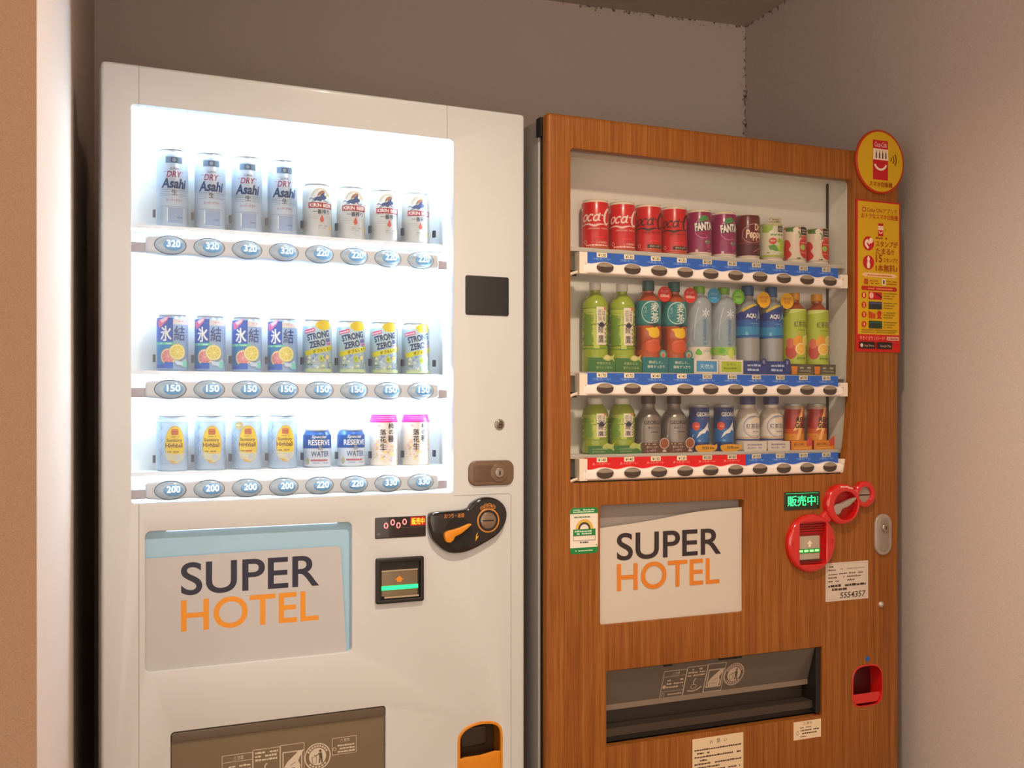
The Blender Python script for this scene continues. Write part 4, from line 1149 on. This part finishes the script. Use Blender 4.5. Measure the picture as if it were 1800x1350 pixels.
# ================================================================== wood machine, top shelf
DX0, DP, DD = 170.5, 78.65, 72.0
CREAMB = mat((226, 210, 190), 0.4)
def cola(red, ink, swash, foot, foot_ink):
    def ring(x, z, rx, rz, w): return shear(d_ring(x, z, rx, rz, w, 20), 0.35, z)
    it = [
        (shear(d_ring(-50, 88, 13, 20, 5, 20, 60, 300), 0.3, 88), ink),
        (ring(-29, 82, 7.5, 9.5, 3.6), ink),
        (shear(d_ring(-14, 82, 8, 10, 3.8, 20, 40, 320), 0.35, 82), ink),
        (ring(1, 82, 8, 9.5, 3.8), ink), (d_stroke([(11, 94, 3.4), (8, 84, 4), (7, 76, 3.4), (12, 75, 1.5)], 3), ink), (d_rect(14, 87, 20, 90), ink),
        (d_stroke([(44, 104, 2), (38, 106, 5), (30, 99, 6.5), (24, 86, 7), (24, 73, 6), (30, 67, 4.5), (38, 70, 2.5), (42, 76, 1.2)], 5), ink),
        (d_stroke([(40, 104, 2), (46, 98, 4), (44, 92, 2)], 3), ink),
        (d_stroke([(-44, 62, 1.2), (-32, 65, 2.6), (-18, 66, 4.5), (-4, 62, 6), (8, 65, 4.5), (20, 66, 2), (34, 62, 1)], 3), swash),
        (d_text('ORIGINAL TASTE' if ink[0] > 100 else 'ZERO SUGAR', -20, 53, 32, 57, 0.01), swash)]
    it += [(d_lines(-4, 22, 32, 3, 3), tuple(min(255, int(c * 1.1) + 26) for c in red)), (d_ring(-28, 21, 4.5, 5, 1.4, 16), (232, 170, 150))]
    if foot is not None:
        it += [(d_rect(-6, 12, 36, 24), foot)]
    it += [(d_text('この秋限定' if foot is None else 'ゼロシュガー', 0, 17.5, 32, 23, 0.02), foot_ink), (d_lines(-26, 36, 11, 4.4, 5, 0.04), foot_ink if foot is None else (214, 90, 60)), (d_rect(-52, 6.5, 52, 8.6), (200, 110, 60))]
    it = [(mv(s_, -6, 0), m_) for s_, m_ in it]
    return can_parts(34.5, 129, mat(red, 0.3, coat=0.3), it, neck=CREAMB, squeeze=3, neck_h=7, lid=CREAMB)
COLA = cola((208, 18, 24), (240, 214, 204), (238, 190, 180), None, (246, 196, 176))
COLAZ = cola((204, 16, 24), (62, 16, 18), (54, 14, 16), (46, 26, 20), (226, 206, 170))
for i in range(2):
    place('cola_can', COLA, FB, DX0 + DP * i, DD, 1512, '%s red cola can with white script lettering' % ('leftmost', 'second')[i], 'drink can', 'red cola cans with white script', (0, 2)[i])
for i in range(2):
    place('cola_can', COLAZ, FB, DX0 + DP * (i + 2), DD, 1512, '%s red cola can with black script lettering' % ('left-hand', 'right-hand')[i], 'drink can', 'red cola cans with black script', (0, -2)[i])
it = [(d_ring(4, 76, 26, 27, 1.8, 30, 20, 300), (214, 120, 170)), (d_poly(smooth([(-10, 96), (-4, 106), (6, 110), (16, 106), (20, 98), (10, 97), (0, 93)], True, 3)), (66, 140, 70)), (d_stroke([(-2, 97), (8, 104), (16, 103)], 1), (40, 96, 50)),
      (rot(d_rect(-22, 69, 31, 93), 6, 4, 80), (58, 22, 54)), (rot(d_text('FANTA', -20, 70, 31, 92, 0.05), 6, 4, 80), (240, 230, 220)), (d_ell(16, 40, 9, 7, 18), (120, 110, 106)), (d_lines(8, 24, 39, 4, 2), (176, 190, 140)), (d_ell(18, 29, 7, 6, 16), (176, 60, 110)),
      (d_stroke([(10, 60), (16, 52), (24, 48)], 1), (190, 90, 140)), (d_rect(-16, 20, -13, 44), (150, 40, 100)), (d_rect(-18, 12, -11, 20), (226, 190, 196)), (d_lines(16, 28, 16, 2.5, 4), (190, 140, 170))]
FAN = can_parts(34, 126, mat((146, 26, 84), 0.3, coat=0.3), it, neck=CREAMB, base=CREAMB, squeeze=3, neck_h=7, lid=CREAMB)
for i in range(2):
    place('soda_can', FAN, FB, DX0 + DP * (i + 4), DD, 1513, '%s of the two purple grape soda cans' % ('left one', 'right one')[i], 'drink can', 'purple grape soda cans', (-4, 0)[i])
it = [(rot(d_ring(6, 72, 34, 26, 1.6, 36), 14, 6, 72), (196, 150, 140)), (d_text('Dr', 8, 80, 26, 98, 0.03), (238, 206, 180)), (d_text('Pepper', -17, 52, 40, 82, 0.03, 0.1), (238, 206, 180)), (d_rect(-52, 12, 52, 42), (84, 20, 40)), (d_stroke([(4, 22), (16, 28), (30, 34)], 2), (190, 110, 110)), (d_rect(-48, 46, 48, 47.2), (140, 60, 60))]
DRP = can_parts(33, 124, mat((104, 22, 32), 0.3, coat=0.3), it, neck=mat((92, 30, 34), 0.35), base=CREAMB, squeeze=3, neck_h=7, lid=CREAMB)
place('soda_can', DRP, FB, DX0 + DP * 6, DD, 1514, 'maroon soda can with cream lettering', 'drink can', 'canned soft drinks on the top shelf')
APG = (170, 196, 60); BLK = (44, 42, 38)
it = [(d_poly([(-40, 98), (-6, 98), (-10, 86), (-22, 78), (-40, 80)]), (160, 190, 80)), (d_rect(6, 80, 24, 96), BLK), (d_lines(8, 22, 89, 3, 2), (190, 180, 160)), (d_lines(8, 22, 84, 3, 3), (190, 180, 160)), (d_lines(-14, 26, 70, 5, 4, 0.05), (130, 160, 110)),
      (d_ell(-8, 55, 11, 9, 20), (206, 70, 50)), (d_lines(-15, -1, 54, 3.5, 5), (240, 200, 180))]
rn = random.Random(5)
for k in range(16):
    it.append((d_ell(rn.uniform(2, 30), rn.uniform(20, 58), 6, 6, 12), rn.choice([(176, 206, 60), (196, 214, 90), (150, 186, 50)])))
it += [(d_poly([(-20, 42), (-4, 46), (8, 30), (-4, 24), (-16, 32)]), (90, 150, 60)), (d_stroke([(-12, 30), (6, 24), (24, 26)], 3), (226, 226, 190)), (d_rect(-52, 12, 52, 17), (170, 180, 70)), (d_lines(-24, -14, 22, 3, 8), (130, 120, 70))]
GRP = can_parts(33, 104, mat((222, 214, 186), 0.35), it, neck=mat((186, 190, 120), 0.35), base=CREAMB, squeeze=3, neck_h=8, lid=CREAMB)
sg = MB(); sg.prism([rrect(-16, 106, 24, 122, 2)], -14, -13, mat((220, 202, 172), 0.4)); sg.flat(frame_lines(-15, 107, 23, 121, 0.7, mat((120, 110, 90))) + [(d_lines(-8, 16, 115, 3, 1), (110, 100, 84)), (d_lines(-10, 4, 109.5, 3, 2), (150, 130, 110)), (d_lines(6, 18, 109.5, 4, 3, 0), (90, 140, 70))], -14, 0.05)
sgm = sg.mesh('topper_card', fix=False)
place('juice_can', GRP + [('topper_card', sgm)], FB, DX0 + DP * 7, DD, 1515, 'green grape juice can with a small card standing on top', 'drink can', 'canned soft drinks on the top shelf')
it = [(d_poly([(-40, 96), (-10, 98), (-4, 90), (-12, 84), (-40, 86)]), (80, 120, 60)), (d_poly(smooth([(-18, 92), (-8, 98), (0, 88), (-4, 78), (-14, 82)], True, 3)), (236, 226, 200)), (d_stroke([(-4, 86), (2, 76), (0, 68)], 4), (110, 150, 70)), (d_rect(4, 76, 34, 98), BLK), (d_lines(8, 28, 88, 4, 1), (190, 180, 164)), (d_lines(8, 28, 81, 4, 2), (190, 180, 164)),
      (d_rect(4, 66, 40, 74), (216, 90, 84)), (d_poly(smooth([(2, 62), (20, 66), (40, 60), (44, 40), (38, 18), (18, 12), (4, 20), (0, 40)], True, 3)), (206, 50, 44)), (d_poly(smooth([(-44, 60), (-30, 60), (-24, 46), (-30, 36), (-22, 24), (-28, 14), (-44, 12)], True, 3)), (206, 56, 44)), (d_ell(10, 42, 9, 8, 18), (170, 196, 96)), (d_rect(4, 26, 40, 29), (230, 130, 110)), (d_rect(4, 54, 40, 55.5), (236, 190, 180)), (d_lines(-12, 4, 10, 4, 4), (60, 90, 50))]
APP = can_parts(33, 100, mat((228, 206, 184), 0.35), it, neck=mat((196, 110, 90), 0.35), base=CREAMB, squeeze=3, neck_h=8, lid=CREAMB)
for i in range(2):
    place('juice_can', APP, FB, DX0 + DP * (i + 8), DD, 1516, '%s of the two red apple juice cans with black tags' % ('left one', 'right one')[i], 'drink can', 'red apple juice cans', (3, 0)[i])

# ================================================================== wood machine, middle shelf: large bottles
def pet(R, H, neck_r=13, sh=0.80, waist=True, cap_h=20, foot=2):
    s = H * sh
    p = [(R - 5, 0), (R - 1, 3), (R, 8)]
    if waist:
        p += [(R, H * 0.28), (R - 2.2, H * 0.30), (R - 2.2, H * 0.33), (R, H * 0.35), (R, H * 0.50), (R - 1.5, H * 0.515), (R, H * 0.53)]
    p += [(R, s - 12), (R - 2, s - 4), (R - 7, s + 4), (R - 13, s + 12), (neck_r, H - cap_h - 6), (neck_r, H - cap_h + 2)]
    cap = [(neck_r + 1, H - cap_h), (neck_r + 2, H - cap_h + 1), (neck_r + 2, H - 2), (neck_r + 0.5, H)]
    return p, cap
WCAP = mat((228, 222, 214), 0.45)
TEA = mat((150, 168, 48), 0.22, coat=0.4)
def teapot(x, z, k, m):
    return [(d_ell(x, z, 9 * k, 6 * k, 18), m), (d_rect(x - 6 * k, z + 4 * k, x + 6 * k, z + 7 * k), m), (d_ell(x, z + 8.4 * k, 1.8 * k, 1.8 * k, 10), m), (d_stroke([(x + 7 * k, z), (x + 13 * k, z + 4 * k), (x + 17 * k, z + 8 * k)], 2.6 * k), m), (d_stroke([(x - 8 * k, z + 2 * k), (x - 13 * k, z + 4 * k)], 2.4 * k), m)]
def green_tea(R, H, k):
    zl0, zl1 = H * 0.30, H * 0.72
    it = []
    for j in range(9):
        z = H * (0.24 + 0.055 * j)
        it.append((d_poly(smooth([(-50, z), (-30, z + 3 * k), (-8, z + 1), (30, z + 3 * k), (50, z), (50, z + 5 * k), (20, z + 7 * k), (-20, z + 5 * k), (-50, z + 6 * k)], True, 2)), ((112, 146, 44), (178, 194, 84))[j % 2]))
    it += [(d_rect(-44, H * 0.66, -2, H * 0.70), (176, 190, 70)), (d_poly([(-40, H * 0.3), (-14, H * 0.3), (-20, H * 0.62), (-40, H * 0.66)]), (110, 150, 46)), (d_poly([(-10, H * 0.26), (4, H * 0.26), (-4, H * 0.5), (-8, H * 0.7), (-14, H * 0.5)]), (186, 200, 84)), (d_poly([(30, H * 0.3), (46, H * 0.3), (46, H * 0.6), (34, H * 0.55)]), (104, 146, 44)), (d_rect(-46, H * 0.52, -4, H * 0.535), (120, 150, 50)),
          (d_rect(-4, zl0, 24, zl1), (230, 218, 196)), (d_rect(16, zl1 - 6 * k, 26, zl1 + 2 * k), (206, 130, 90)),
          (d_text('綾', 0, zl0 + 24 * k, 15, zl0 + 40 * k, 0.01), (66, 58, 52)), (d_text('鷹', 0, zl0 + 4 * k, 15, zl0 + 20 * k, 0.01), (66, 58, 52)),
          (d_text('匠', 0, zl1 - 17 * k, 9, zl1 - 6 * k), (90, 80, 74)), (d_text('旨', 1, zl1 - 28 * k, 9, zl1 - 19 * k), (90, 80, 74)), (d_text('は', 11, zl1 - 17 * k, 20, zl1 - 7 * k), (110, 96, 86)), (d_text('る', 11, zl1 - 28 * k, 20, zl1 - 19 * k), (110, 96, 86))]
    for i in range(4):
        it.append((d_rect(18, zl0 + (5 + 8 * i) * k, 22, zl0 + (10 + 8 * i) * k), (150, 130, 116)))
    it += teapot(9, (zl0 + zl1) / 2 + 2, 0.9, (46, 50, 66))
    return it
p, c = pet(33, 228)
GC = mat((58, 116, 56), 0.4)
leaf = [(d_poly(smooth([(4, 34), (14, 44), (28, 40), (38, 46), (34, 36), (38, 26), (30, 32), (18, 28)], True, 3)), (190, 192, 110)), (d_ell(16, 37, 8, 5, 14), (222, 206, 140))]
AY = bottle_parts(p, TEA, green_tea(33, 228, 1.25), 33, c, WCAP, [card(-38.5, 0, 38.5, 36, -34.5, GC, leaf + [(d_text('若葉かおる', -14, 19, 26, 26, 0.01), (176, 190, 130)), (d_text('香りとうまみ', -16, 8, 30, 15, 0.01), (176, 190, 130))])])
for i in range(2):
    place('tea_bottle', AY, FB, DX0 + DP * i, DD, 1206, '%s large green tea bottle with white cap on the middle shelf' % ('leftmost', 'second')[i], 'bottle', 'large green tea bottles')
p, c = pet(34, 240, 14, 0.79, True, 26)
TEAL = mat((14, 116, 122), 0.35); TEALC = mat((22, 92, 98), 0.4)
it = [(d_rect(-54, 126, 54, 186), (18, 122, 126)), (d_rect(-54, 122, 54, 127), (12, 92, 100)), (d_ring(5, 156, 28, 29, 2.4, 36), (196, 214, 206)), (d_text('麦', 2, 157, 25, 180, 0.012), (230, 232, 222)), (d_text('茶', 2, 132, 25, 155, 0.012), (230, 232, 222)),
      (d_text('香', -16, 163, -8, 171), (150, 196, 190)), (d_text('ば', -16, 154, -8, 162), (150, 196, 190)), (d_text('し', -16, 146, -9, 153), (150, 196, 190)), (d_ell(12, 124, 12, 4, 16), (24, 44, 46)),
      (d_poly(smooth([(-12, 114), (2, 116), (18, 118), (28, 108), (26, 94), (10, 90), (-2, 96), (-4, 106)], True, 3)), (236, 186, 20)), (d_rect(10, 116, 14, 122), (40, 34, 30)),
      (d_poly(smooth([(-10, 80), (6, 86), (26, 84), (30, 60), (10, 52), (-8, 58)], True, 3)), (206, 78, 24)), (d_stroke([(-6, 78), (10, 84), (24, 82)], 1.2), (230, 130, 90)), (d_lines(-2, 22, 76, 3, 2), (190, 70, 60)), (d_poly([(-40, 60), (-22, 60), (-24, 118), (-40, 118)]), (122, 44, 26))]
it = [(mv(s_, -5, 0), m_) for s_, m_ in it]
orn = [(d_text('香ばしく、', -20, 24, 22, 31, 0.02), (226, 226, 210)), (d_text('後味すっきり', -24, 12, 28, 20, 0.02), (226, 226, 210))]
MUGI = bottle_parts(p, mat((176, 74, 30), 0.22, coat=0.4), it, 34, c, TEALC,
                    [card(-38.5, 0, 38.5, 40, -35.5, TEAL, orn), badge(23, 48, 12, -35.6, mat((50, 120, 120), 0.4), [(d_ell(23, 48, 8, 8, 18), (150, 170, 150)), (d_ell(23, 46, 4, 5, 12), (206, 84, 40))]),
                     badge(34, 205, 20, -26, mat((214, 36, 30), 0.35), [(d_text('たっぷり', 23, 209, 45, 216, 0.01), (240, 190, 176)), (d_text('600ml', 21, 197, 47, 205, 0.02), (240, 200, 186))])])
for i in range(2):
    place('tea_bottle', MUGI, FB, DX0 + DP * (i + 2), DD, 1206, '%s barley tea bottle with a teal label and red badge' % ('left', 'right')[i], 'bottle', 'barley tea bottles with red badges')
p, c = pet(33, 232, 14, 0.84, False, 18)
WATER = mat((196, 208, 218), 0.12, alpha=0.5, coat=0.5)
GCAP = mat((118, 178, 34), 0.4)
def water(card_m, lemon, bm, bitems):
    snow = []
    for k in range(6):
        snow.append((rot(d_rect(7, 162, 9.4, 172), k * 60, 8.2, 160), (226, 236, 240)))
    it = [(d_poly(smooth([(-30, 110), (-10, 140), (10, 150), (26, 120), (20, 80), (-10, 70), (-28, 80)], True, 3)), mat((150, 176, 190), 0.4, alpha=0.45)), (d_stroke([(-24, 90), (-20, 140), (-12, 176)], 2), mat((222, 232, 236), 0.3, alpha=0.7))] + snow
    it += [(mv(rot(d_text('I LOHAS', 0, 0, 66, 9, 0.03), 90), 9, 78), (70, 112, 160))]
    it += [(d_rect(-50, 36, 50, 70), (222, 212, 196)), (d_poly(smooth([(-18, 60), (-12, 66), (-6, 60), (-2, 52), (-10, 48), (-20, 52)], True, 3)), (96, 176, 50)), (d_poly(smooth([(24, 64), (34, 68), (40, 58), (32, 50), (24, 54)], True, 3)), (104, 186, 50)), (d_text('いろはす', 0, 56, 22, 64, 0.01), (120, 120, 110))]
    if lemon:
        it += [(d_rect(-50, 50, 50, 72), (150, 196, 80)), (d_poly(smooth([(0, 60), (10, 70), (18, 58), (12, 40), (4, 44)], True, 3)), (196, 214, 90)), (d_ell(-16, 62, 9, 8, 14), (96, 176, 50))]
    fg = [(d_rect(-31, 5, 33, 33), (66, 150, 206) if not lemon else (178, 194, 40))]
    fg += [(d_text('天然水', -20, 12, 24, 25, 0.01), (210, 230, 240))] if not lemon else [(d_text('レモン', -12, 22, 14, 29, 0.01), (90, 110, 30)), (d_lines(-24, 26, 13, 4, 3), (120, 140, 30))]
    return bottle_parts(p, WATER, it, 33, c, GCAP, [card(-38.5, 0, 38.5, 38, -34.5, mat((226, 214, 200), 0.4), fg), badge(31, 208, 20, -24, bm, bitems)])
place('water_bottle', water(None, False, mat((44, 152, 206), 0.4), [(d_text('天然水', 20, 208, 42, 216, 0.01), (150, 206, 236)), (d_lines(22, 40, 200, 4, 2), (150, 206, 236))]), FB, DX0 + DP * 4, DD, 1206, 'clear water bottle with a blue badge and blue card', 'bottle', 'clear water bottles')
place('water_bottle', water(None, True, mat((104, 190, 40), 0.4), [(d_ell(31, 208, 13, 13, 22), (150, 212, 90)), (d_lines(22, 40, 206, 4, 4), (90, 160, 40))]), FB, DX0 + DP * 5, DD, 1206, 'clear water bottle with a lime green badge and yellow-green card', 'bottle', 'clear water bottles')
p, c = pet(32.5, 241, 14.5, 0.77, False, 28)
AQC = mat((30, 84, 140), 0.4)
it = [(d_poly([(-52, 146), (52, 146), (52, 186), (30, 190), (-10, 176), (-52, 162)]), (28, 56, 132)), (d_poly([(-52, 128), (52, 128), (52, 147), (-52, 147)]), (30, 92, 168)), (d_poly([(-52, 104), (52, 108), (52, 129), (-52, 129)]), (40, 138, 190)), (d_poly([(-52, 98), (52, 100), (52, 109), (-52, 105)]), (24, 96, 160)),
      (d_poly([(-26, 168), (6, 184), (18, 190), (-2, 188), (-26, 176)]), (206, 176, 60)), (d_text('AQU', -16, 150, 12, 164, 0.03), (240, 240, 240)), (d_stroke([(12, 146), (20, 158), (24, 170)], 3), (120, 180, 220)), (d_text('A', 22, 150, 31, 163, 0.03), (196, 220, 230)), (d_lines(-4, 20, 136, 3, 1), (110, 160, 206)), (d_lines(2, 24, 131, 2.4, 2), (110, 160, 206)), (d_ell(-14, 110, 4, 5, 10), (110, 180, 206))]
AQ = bottle_parts(p, mat((150, 150, 150), 0.2, coat=0.4), it, 32.5, c, AQC,
                  [card(-38.5, 0, 38.5, 36, -34.5, mat((40, 62, 134), 0.4), [(d_lines(-26, 18, 21, 7, 3, 0.05), (176, 190, 222)), (d_lines(-26, 14, 9, 7, 4, 0.05), (176, 190, 222))]),
                   badge(27, 34, 10, -35.6, mat((46, 52, 116), 0.4), [(d_ell(27, 33, 4, 6, 12), (130, 130, 180))]),
                   badge(36, 203, 22, -24, mat((240, 182, 14), 0.35), [(d_text('熱中症', 22, 205, 50, 213, 0.02), (206, 90, 20)), (d_text('対策', 25, 194, 47, 203, 0.02), (206, 90, 20))])])
for i in range(2):
    place('sports_drink_bottle', AQ, FB, DX0 + DP * (i + 6), DD, 1206, '%s blue sports drink bottle with a yellow round badge' % ('left', 'right')[i], 'bottle', 'blue sports drink bottles')
p, c = pet(33, 228, 14, 0.80, False, 20)
it = [(d_rect(-52, 30, 52, 182), (176, 190, 60)), (d_poly([(-40, 170), (-10, 172), (30, 182), (-40, 182)]), (206, 212, 120)), (d_text('紅茶花伝', -14, 132, 34, 148, 0.014), (84, 58, 30)), (d_lines(-4, 26, 122, 4, 2), (140, 150, 50)), (d_ell(0, 112, 3, 3, 10), (222, 150, 60))]
it += [(d_ell(-22, 66, 17, 22, 20), (196, 74, 66)), (d_ell(-24, 88, 12, 14, 16), (218, 110, 84)), (d_ell(-2, 92, 14, 16, 18), (236, 152, 40))] + citrus(6, 72, 17, (240, 190, 60), (244, 186, 60), (250, 214, 130)) + citrus(24, 96, 15, (222, 206, 60), (226, 212, 90), (240, 232, 150)) + [(d_lines(-6, 30, 44, 5, 6), (120, 140, 40))]
KT = bottle_parts([(q[0], q[1]) for q in p], mat((168, 76, 44), 0.22, coat=0.4), it, 33, c, mat((230, 158, 30), 0.4),
                  [card(-38.5, 0, 38.5, 30, -34.5, mat((92, 84, 66), 0.4), [(d_poly([(-34, 2), (-18, 2), (-15, 26), (-37, 26)]), (226, 130, 40)), (d_rect(-38, 24, -14, 30), (70, 58, 46)), (d_lines(-8, 34, 17, 6, 3, 0.05), (176, 166, 140)), (d_lines(-8, 30, 9, 5, 4, 0.05), (150, 140, 116)), (d_rect(-12, 1, 38, 4), (150, 140, 60))])])
for i in range(2):
    place('tea_bottle', KT, FB, DX0 + DP * (i + 8), DD, 1206, '%s yellow-green fruit tea bottle with an orange cap' % ('left', 'right')[i], 'bottle', 'fruit tea bottles')

# ================================================================== wood machine, bottom shelf
p, c = pet(33, 142, 16, 0.80, False, 17)
AY2 = bottle_parts(p, TEA, green_tea(33, 142, 0.8), 33, c, WCAP, [card(-38.5, 0, 38.5, 21, -34.5, GC, [(d_poly(smooth([(2, 18), (14, 28), (30, 24), (38, 30), (34, 18), (36, 8), (24, 14), (10, 12)], True, 3)), (180, 190, 96)), (d_lines(-26, 20, 11, 4, 5), (130, 160, 100)), (d_lines(-26, 10, 5, 3.4, 6), (130, 160, 100))])])
for i in range(2):
    place('tea_bottle', AY2, FB, DX0 + DP * i, DD, 999, '%s small green tea bottle on the bottom shelf' % ('leftmost', 'second')[i], 'bottle', 'small green tea bottles')
GEOS = mat((140, 130, 124), 0.32, metal=0.45)
prof = [(29, 0), (33, 4), (33, 82), (32, 92), (27, 102), (20, 110), (17, 116), (17, 128)]
it = [(d_text('GEORGIA', -20, 74, 34, 84, 0.03), (42, 36, 36)), (d_text('香るブラック', -10, 62, 28, 69, 0.015), (62, 56, 54)), (d_lines(-8, 26, 53, 3, 2), (76, 68, 66)), (d_stroke([(-24, 20), (-26, 50), (-24, 78)], 2.5), (170, 166, 166))]
gb = [(d_lines(-30, 8, 22, 3, 1), (190, 170, 150)), (d_text('香りとコク', -26, 12.5, 6, 18.5, 0.015), (214, 200, 180)), (d_text('しっかり', -24, 4, 2, 10, 0.015), (206, 190, 170))]
GEO1 = bottle_parts(prof, GEOS, it, 33, [(17.5, 127), (19, 128), (19, 146), (17, 148)], mat((52, 34, 32), 0.4), [card(-38.5, 0, 38.5, 27, -34.5, mat((96, 56, 42), 0.4), gb), badge(27, 25, 14, -35.6, mat((150, 78, 44), 0.35), [(d_ring(27, 25, 14, 14, 1.6, 26), (222, 200, 180)), (d_stroke([(34, 40), (37, 47)], 1.2, False), (222, 206, 190)), (d_poly([(20, 3), (34, 3), (30, 9), (24, 9)]), (210, 196, 184))])])
for i in range(2):
    place('coffee_bottle', GEO1, FB, DX0 + DP * (i + 2), DD, 999, '%s of the two dark metallic coffee bottles with black caps' % ('left one', 'right one')[i], 'bottle', 'metallic coffee bottles')
it = [(d_rect(-44, 92, 44, 118), (44, 56, 120)), (d_rect(-44, 60, 44, 93), (26, 70, 140)), (d_rect(-44, 26, 44, 62), (30, 104, 176)), (d_text('GEORGIA', -15, 94, 33, 105, 0.03), (236, 232, 228)), (d_lines(-2, 24, 86, 3, 1), (110, 90, 130)), (d_ell(-17, 68, 11, 11, 22), (214, 76, 52)), (d_lines(-24, -10, 66, 4, 2), (240, 160, 140)),
      (d_poly([(-16, 36), (-8, 52), (6, 62), (20, 80), (18, 66), (24, 54), (14, 58), (8, 50), (-2, 48)]), (232, 226, 224)), (d_poly([(20, 80), (28, 62), (36, 54), (24, 54)]), (64, 140, 180)), (d_ell(-8, 30, 4, 3, 10), (90, 170, 214)), (d_lines(0, 26, 42, 3, 3), (70, 130, 190))]
ban = [(d_poly(smooth([(-30, 18), (-34, 10), (-26, 2), (0, 0), (26, 4), (34, 12), (32, 22), (26, 18), (0, 20)], True, 3)), (226, 158, 36)), (d_text('微糖', -14, 7, 8, 15, 0.02), (120, 80, 30)), (d_lines(10, 24, 8, 5, 3), (140, 90, 30))]
GEO2 = can_parts(27, 126, mat((30, 60, 128), 0.3, coat=0.3), it, neck=mat((176, 166, 156), 0.35, metal=0.4), squeeze=3)
for i in range(2):
    place('coffee_can', GEO2 + [card(-36, 0, 36, 1.2, -34.5, mat((200, 180, 160), 0.4), ban)], FB, DX0 + DP * (i + 4), DD, 999, '%s slim blue coffee can with a white mountain print' % ('left', 'right')[i], 'drink can', 'slim blue coffee cans')
prof = [(29, 0), (33, 4), (33, 84), (31, 96), (25, 108), (18, 116), (18, 126)]
it = [(d_ring(8, 66, 32, 30, 2.4, 36), (140, 140, 170)), (d_ring(8, 66, 28, 26, 1.2, 36), (170, 170, 190)), (d_ell(14, 84, 13, 8, 18), (226, 200, 170)), (d_text('紅茶花伝', -16, 60, 34, 74, 0.014), (92, 92, 116)), (d_lines(2, 26, 50, 4, 2), (150, 150, 160)), (d_rect(-52, 28, 52, 33), (56, 66, 130)), (d_rect(-52, 35, 52, 38), (196, 160, 110))]
MT = bottle_parts(prof, mat((216, 202, 190), 0.2, coat=0.5), it, 33, [(18.5, 125), (21, 126), (21, 147), (19, 149)], mat((52, 60, 118), 0.4), [card(-37, 0, 37, 26, -34.5, mat((220, 206, 194), 0.4), [(d_lines(-26, 28, 15, 4.5, 2, 0.05), (140, 134, 150)), (d_lines(-26, 20, 7, 4, 3, 0.05), (160, 150, 160))], 3)])
for i in range(2):
    place('milk_tea_bottle', MT, FB, DX0 + DP * (i + 6), DD, 999, '%s white milk tea bottle with a navy cap' % ('left', 'right')[i], 'bottle', 'white milk tea bottles')
it = [(d_rect(-46, 26, 46, 46), (222, 140, 30)), (d_rect(-46, 45, 46, 58), (206, 88, 30)), (d_poly([(12, 120), (20, 120), (14, 92), (4, 92)]), (240, 190, 110)), (d_poly([(14, 94), (4, 94), (-14, 52), (2, 58), (-6, 28), (2, 28), (14, 62), (4, 60)]), (240, 186, 110)), (d_text('REAL', -6, 77, 34, 91, 0.04, 0.12), (34, 22, 18)), (d_text('GOLD', -8, 60, 32, 75, 0.04, 0.12), (34, 22, 18)), (d_lines(-20, -8, 36, 3, 2), (170, 90, 30))]
RG = can_parts(27.5, 128, mat((176, 40, 30), 0.3, coat=0.3), it, neck=mat((190, 168, 150), 0.35, metal=0.3), squeeze=3)
for i in range(2):
    place('energy_drink_can', RG + [card(-37, 0, 34, 26, -34.5, mat((226, 136, 34), 0.4), [(d_poly([(14, 26), (34, 40), (34, 12), (16, 10)]), (214, 76, 54)), (d_text('疲れた時に', -28, 12, 10, 20, 0.02), (100, 60, 20)), (d_lines(-28, 28, 4, 3, 4), (240, 180, 90))])], FB, DX0 + DP * (i + 8), DD, 999, '%s slim red and gold energy drink can' % ('left', 'right')[i], 'drink can', 'slim red and gold energy drink cans')
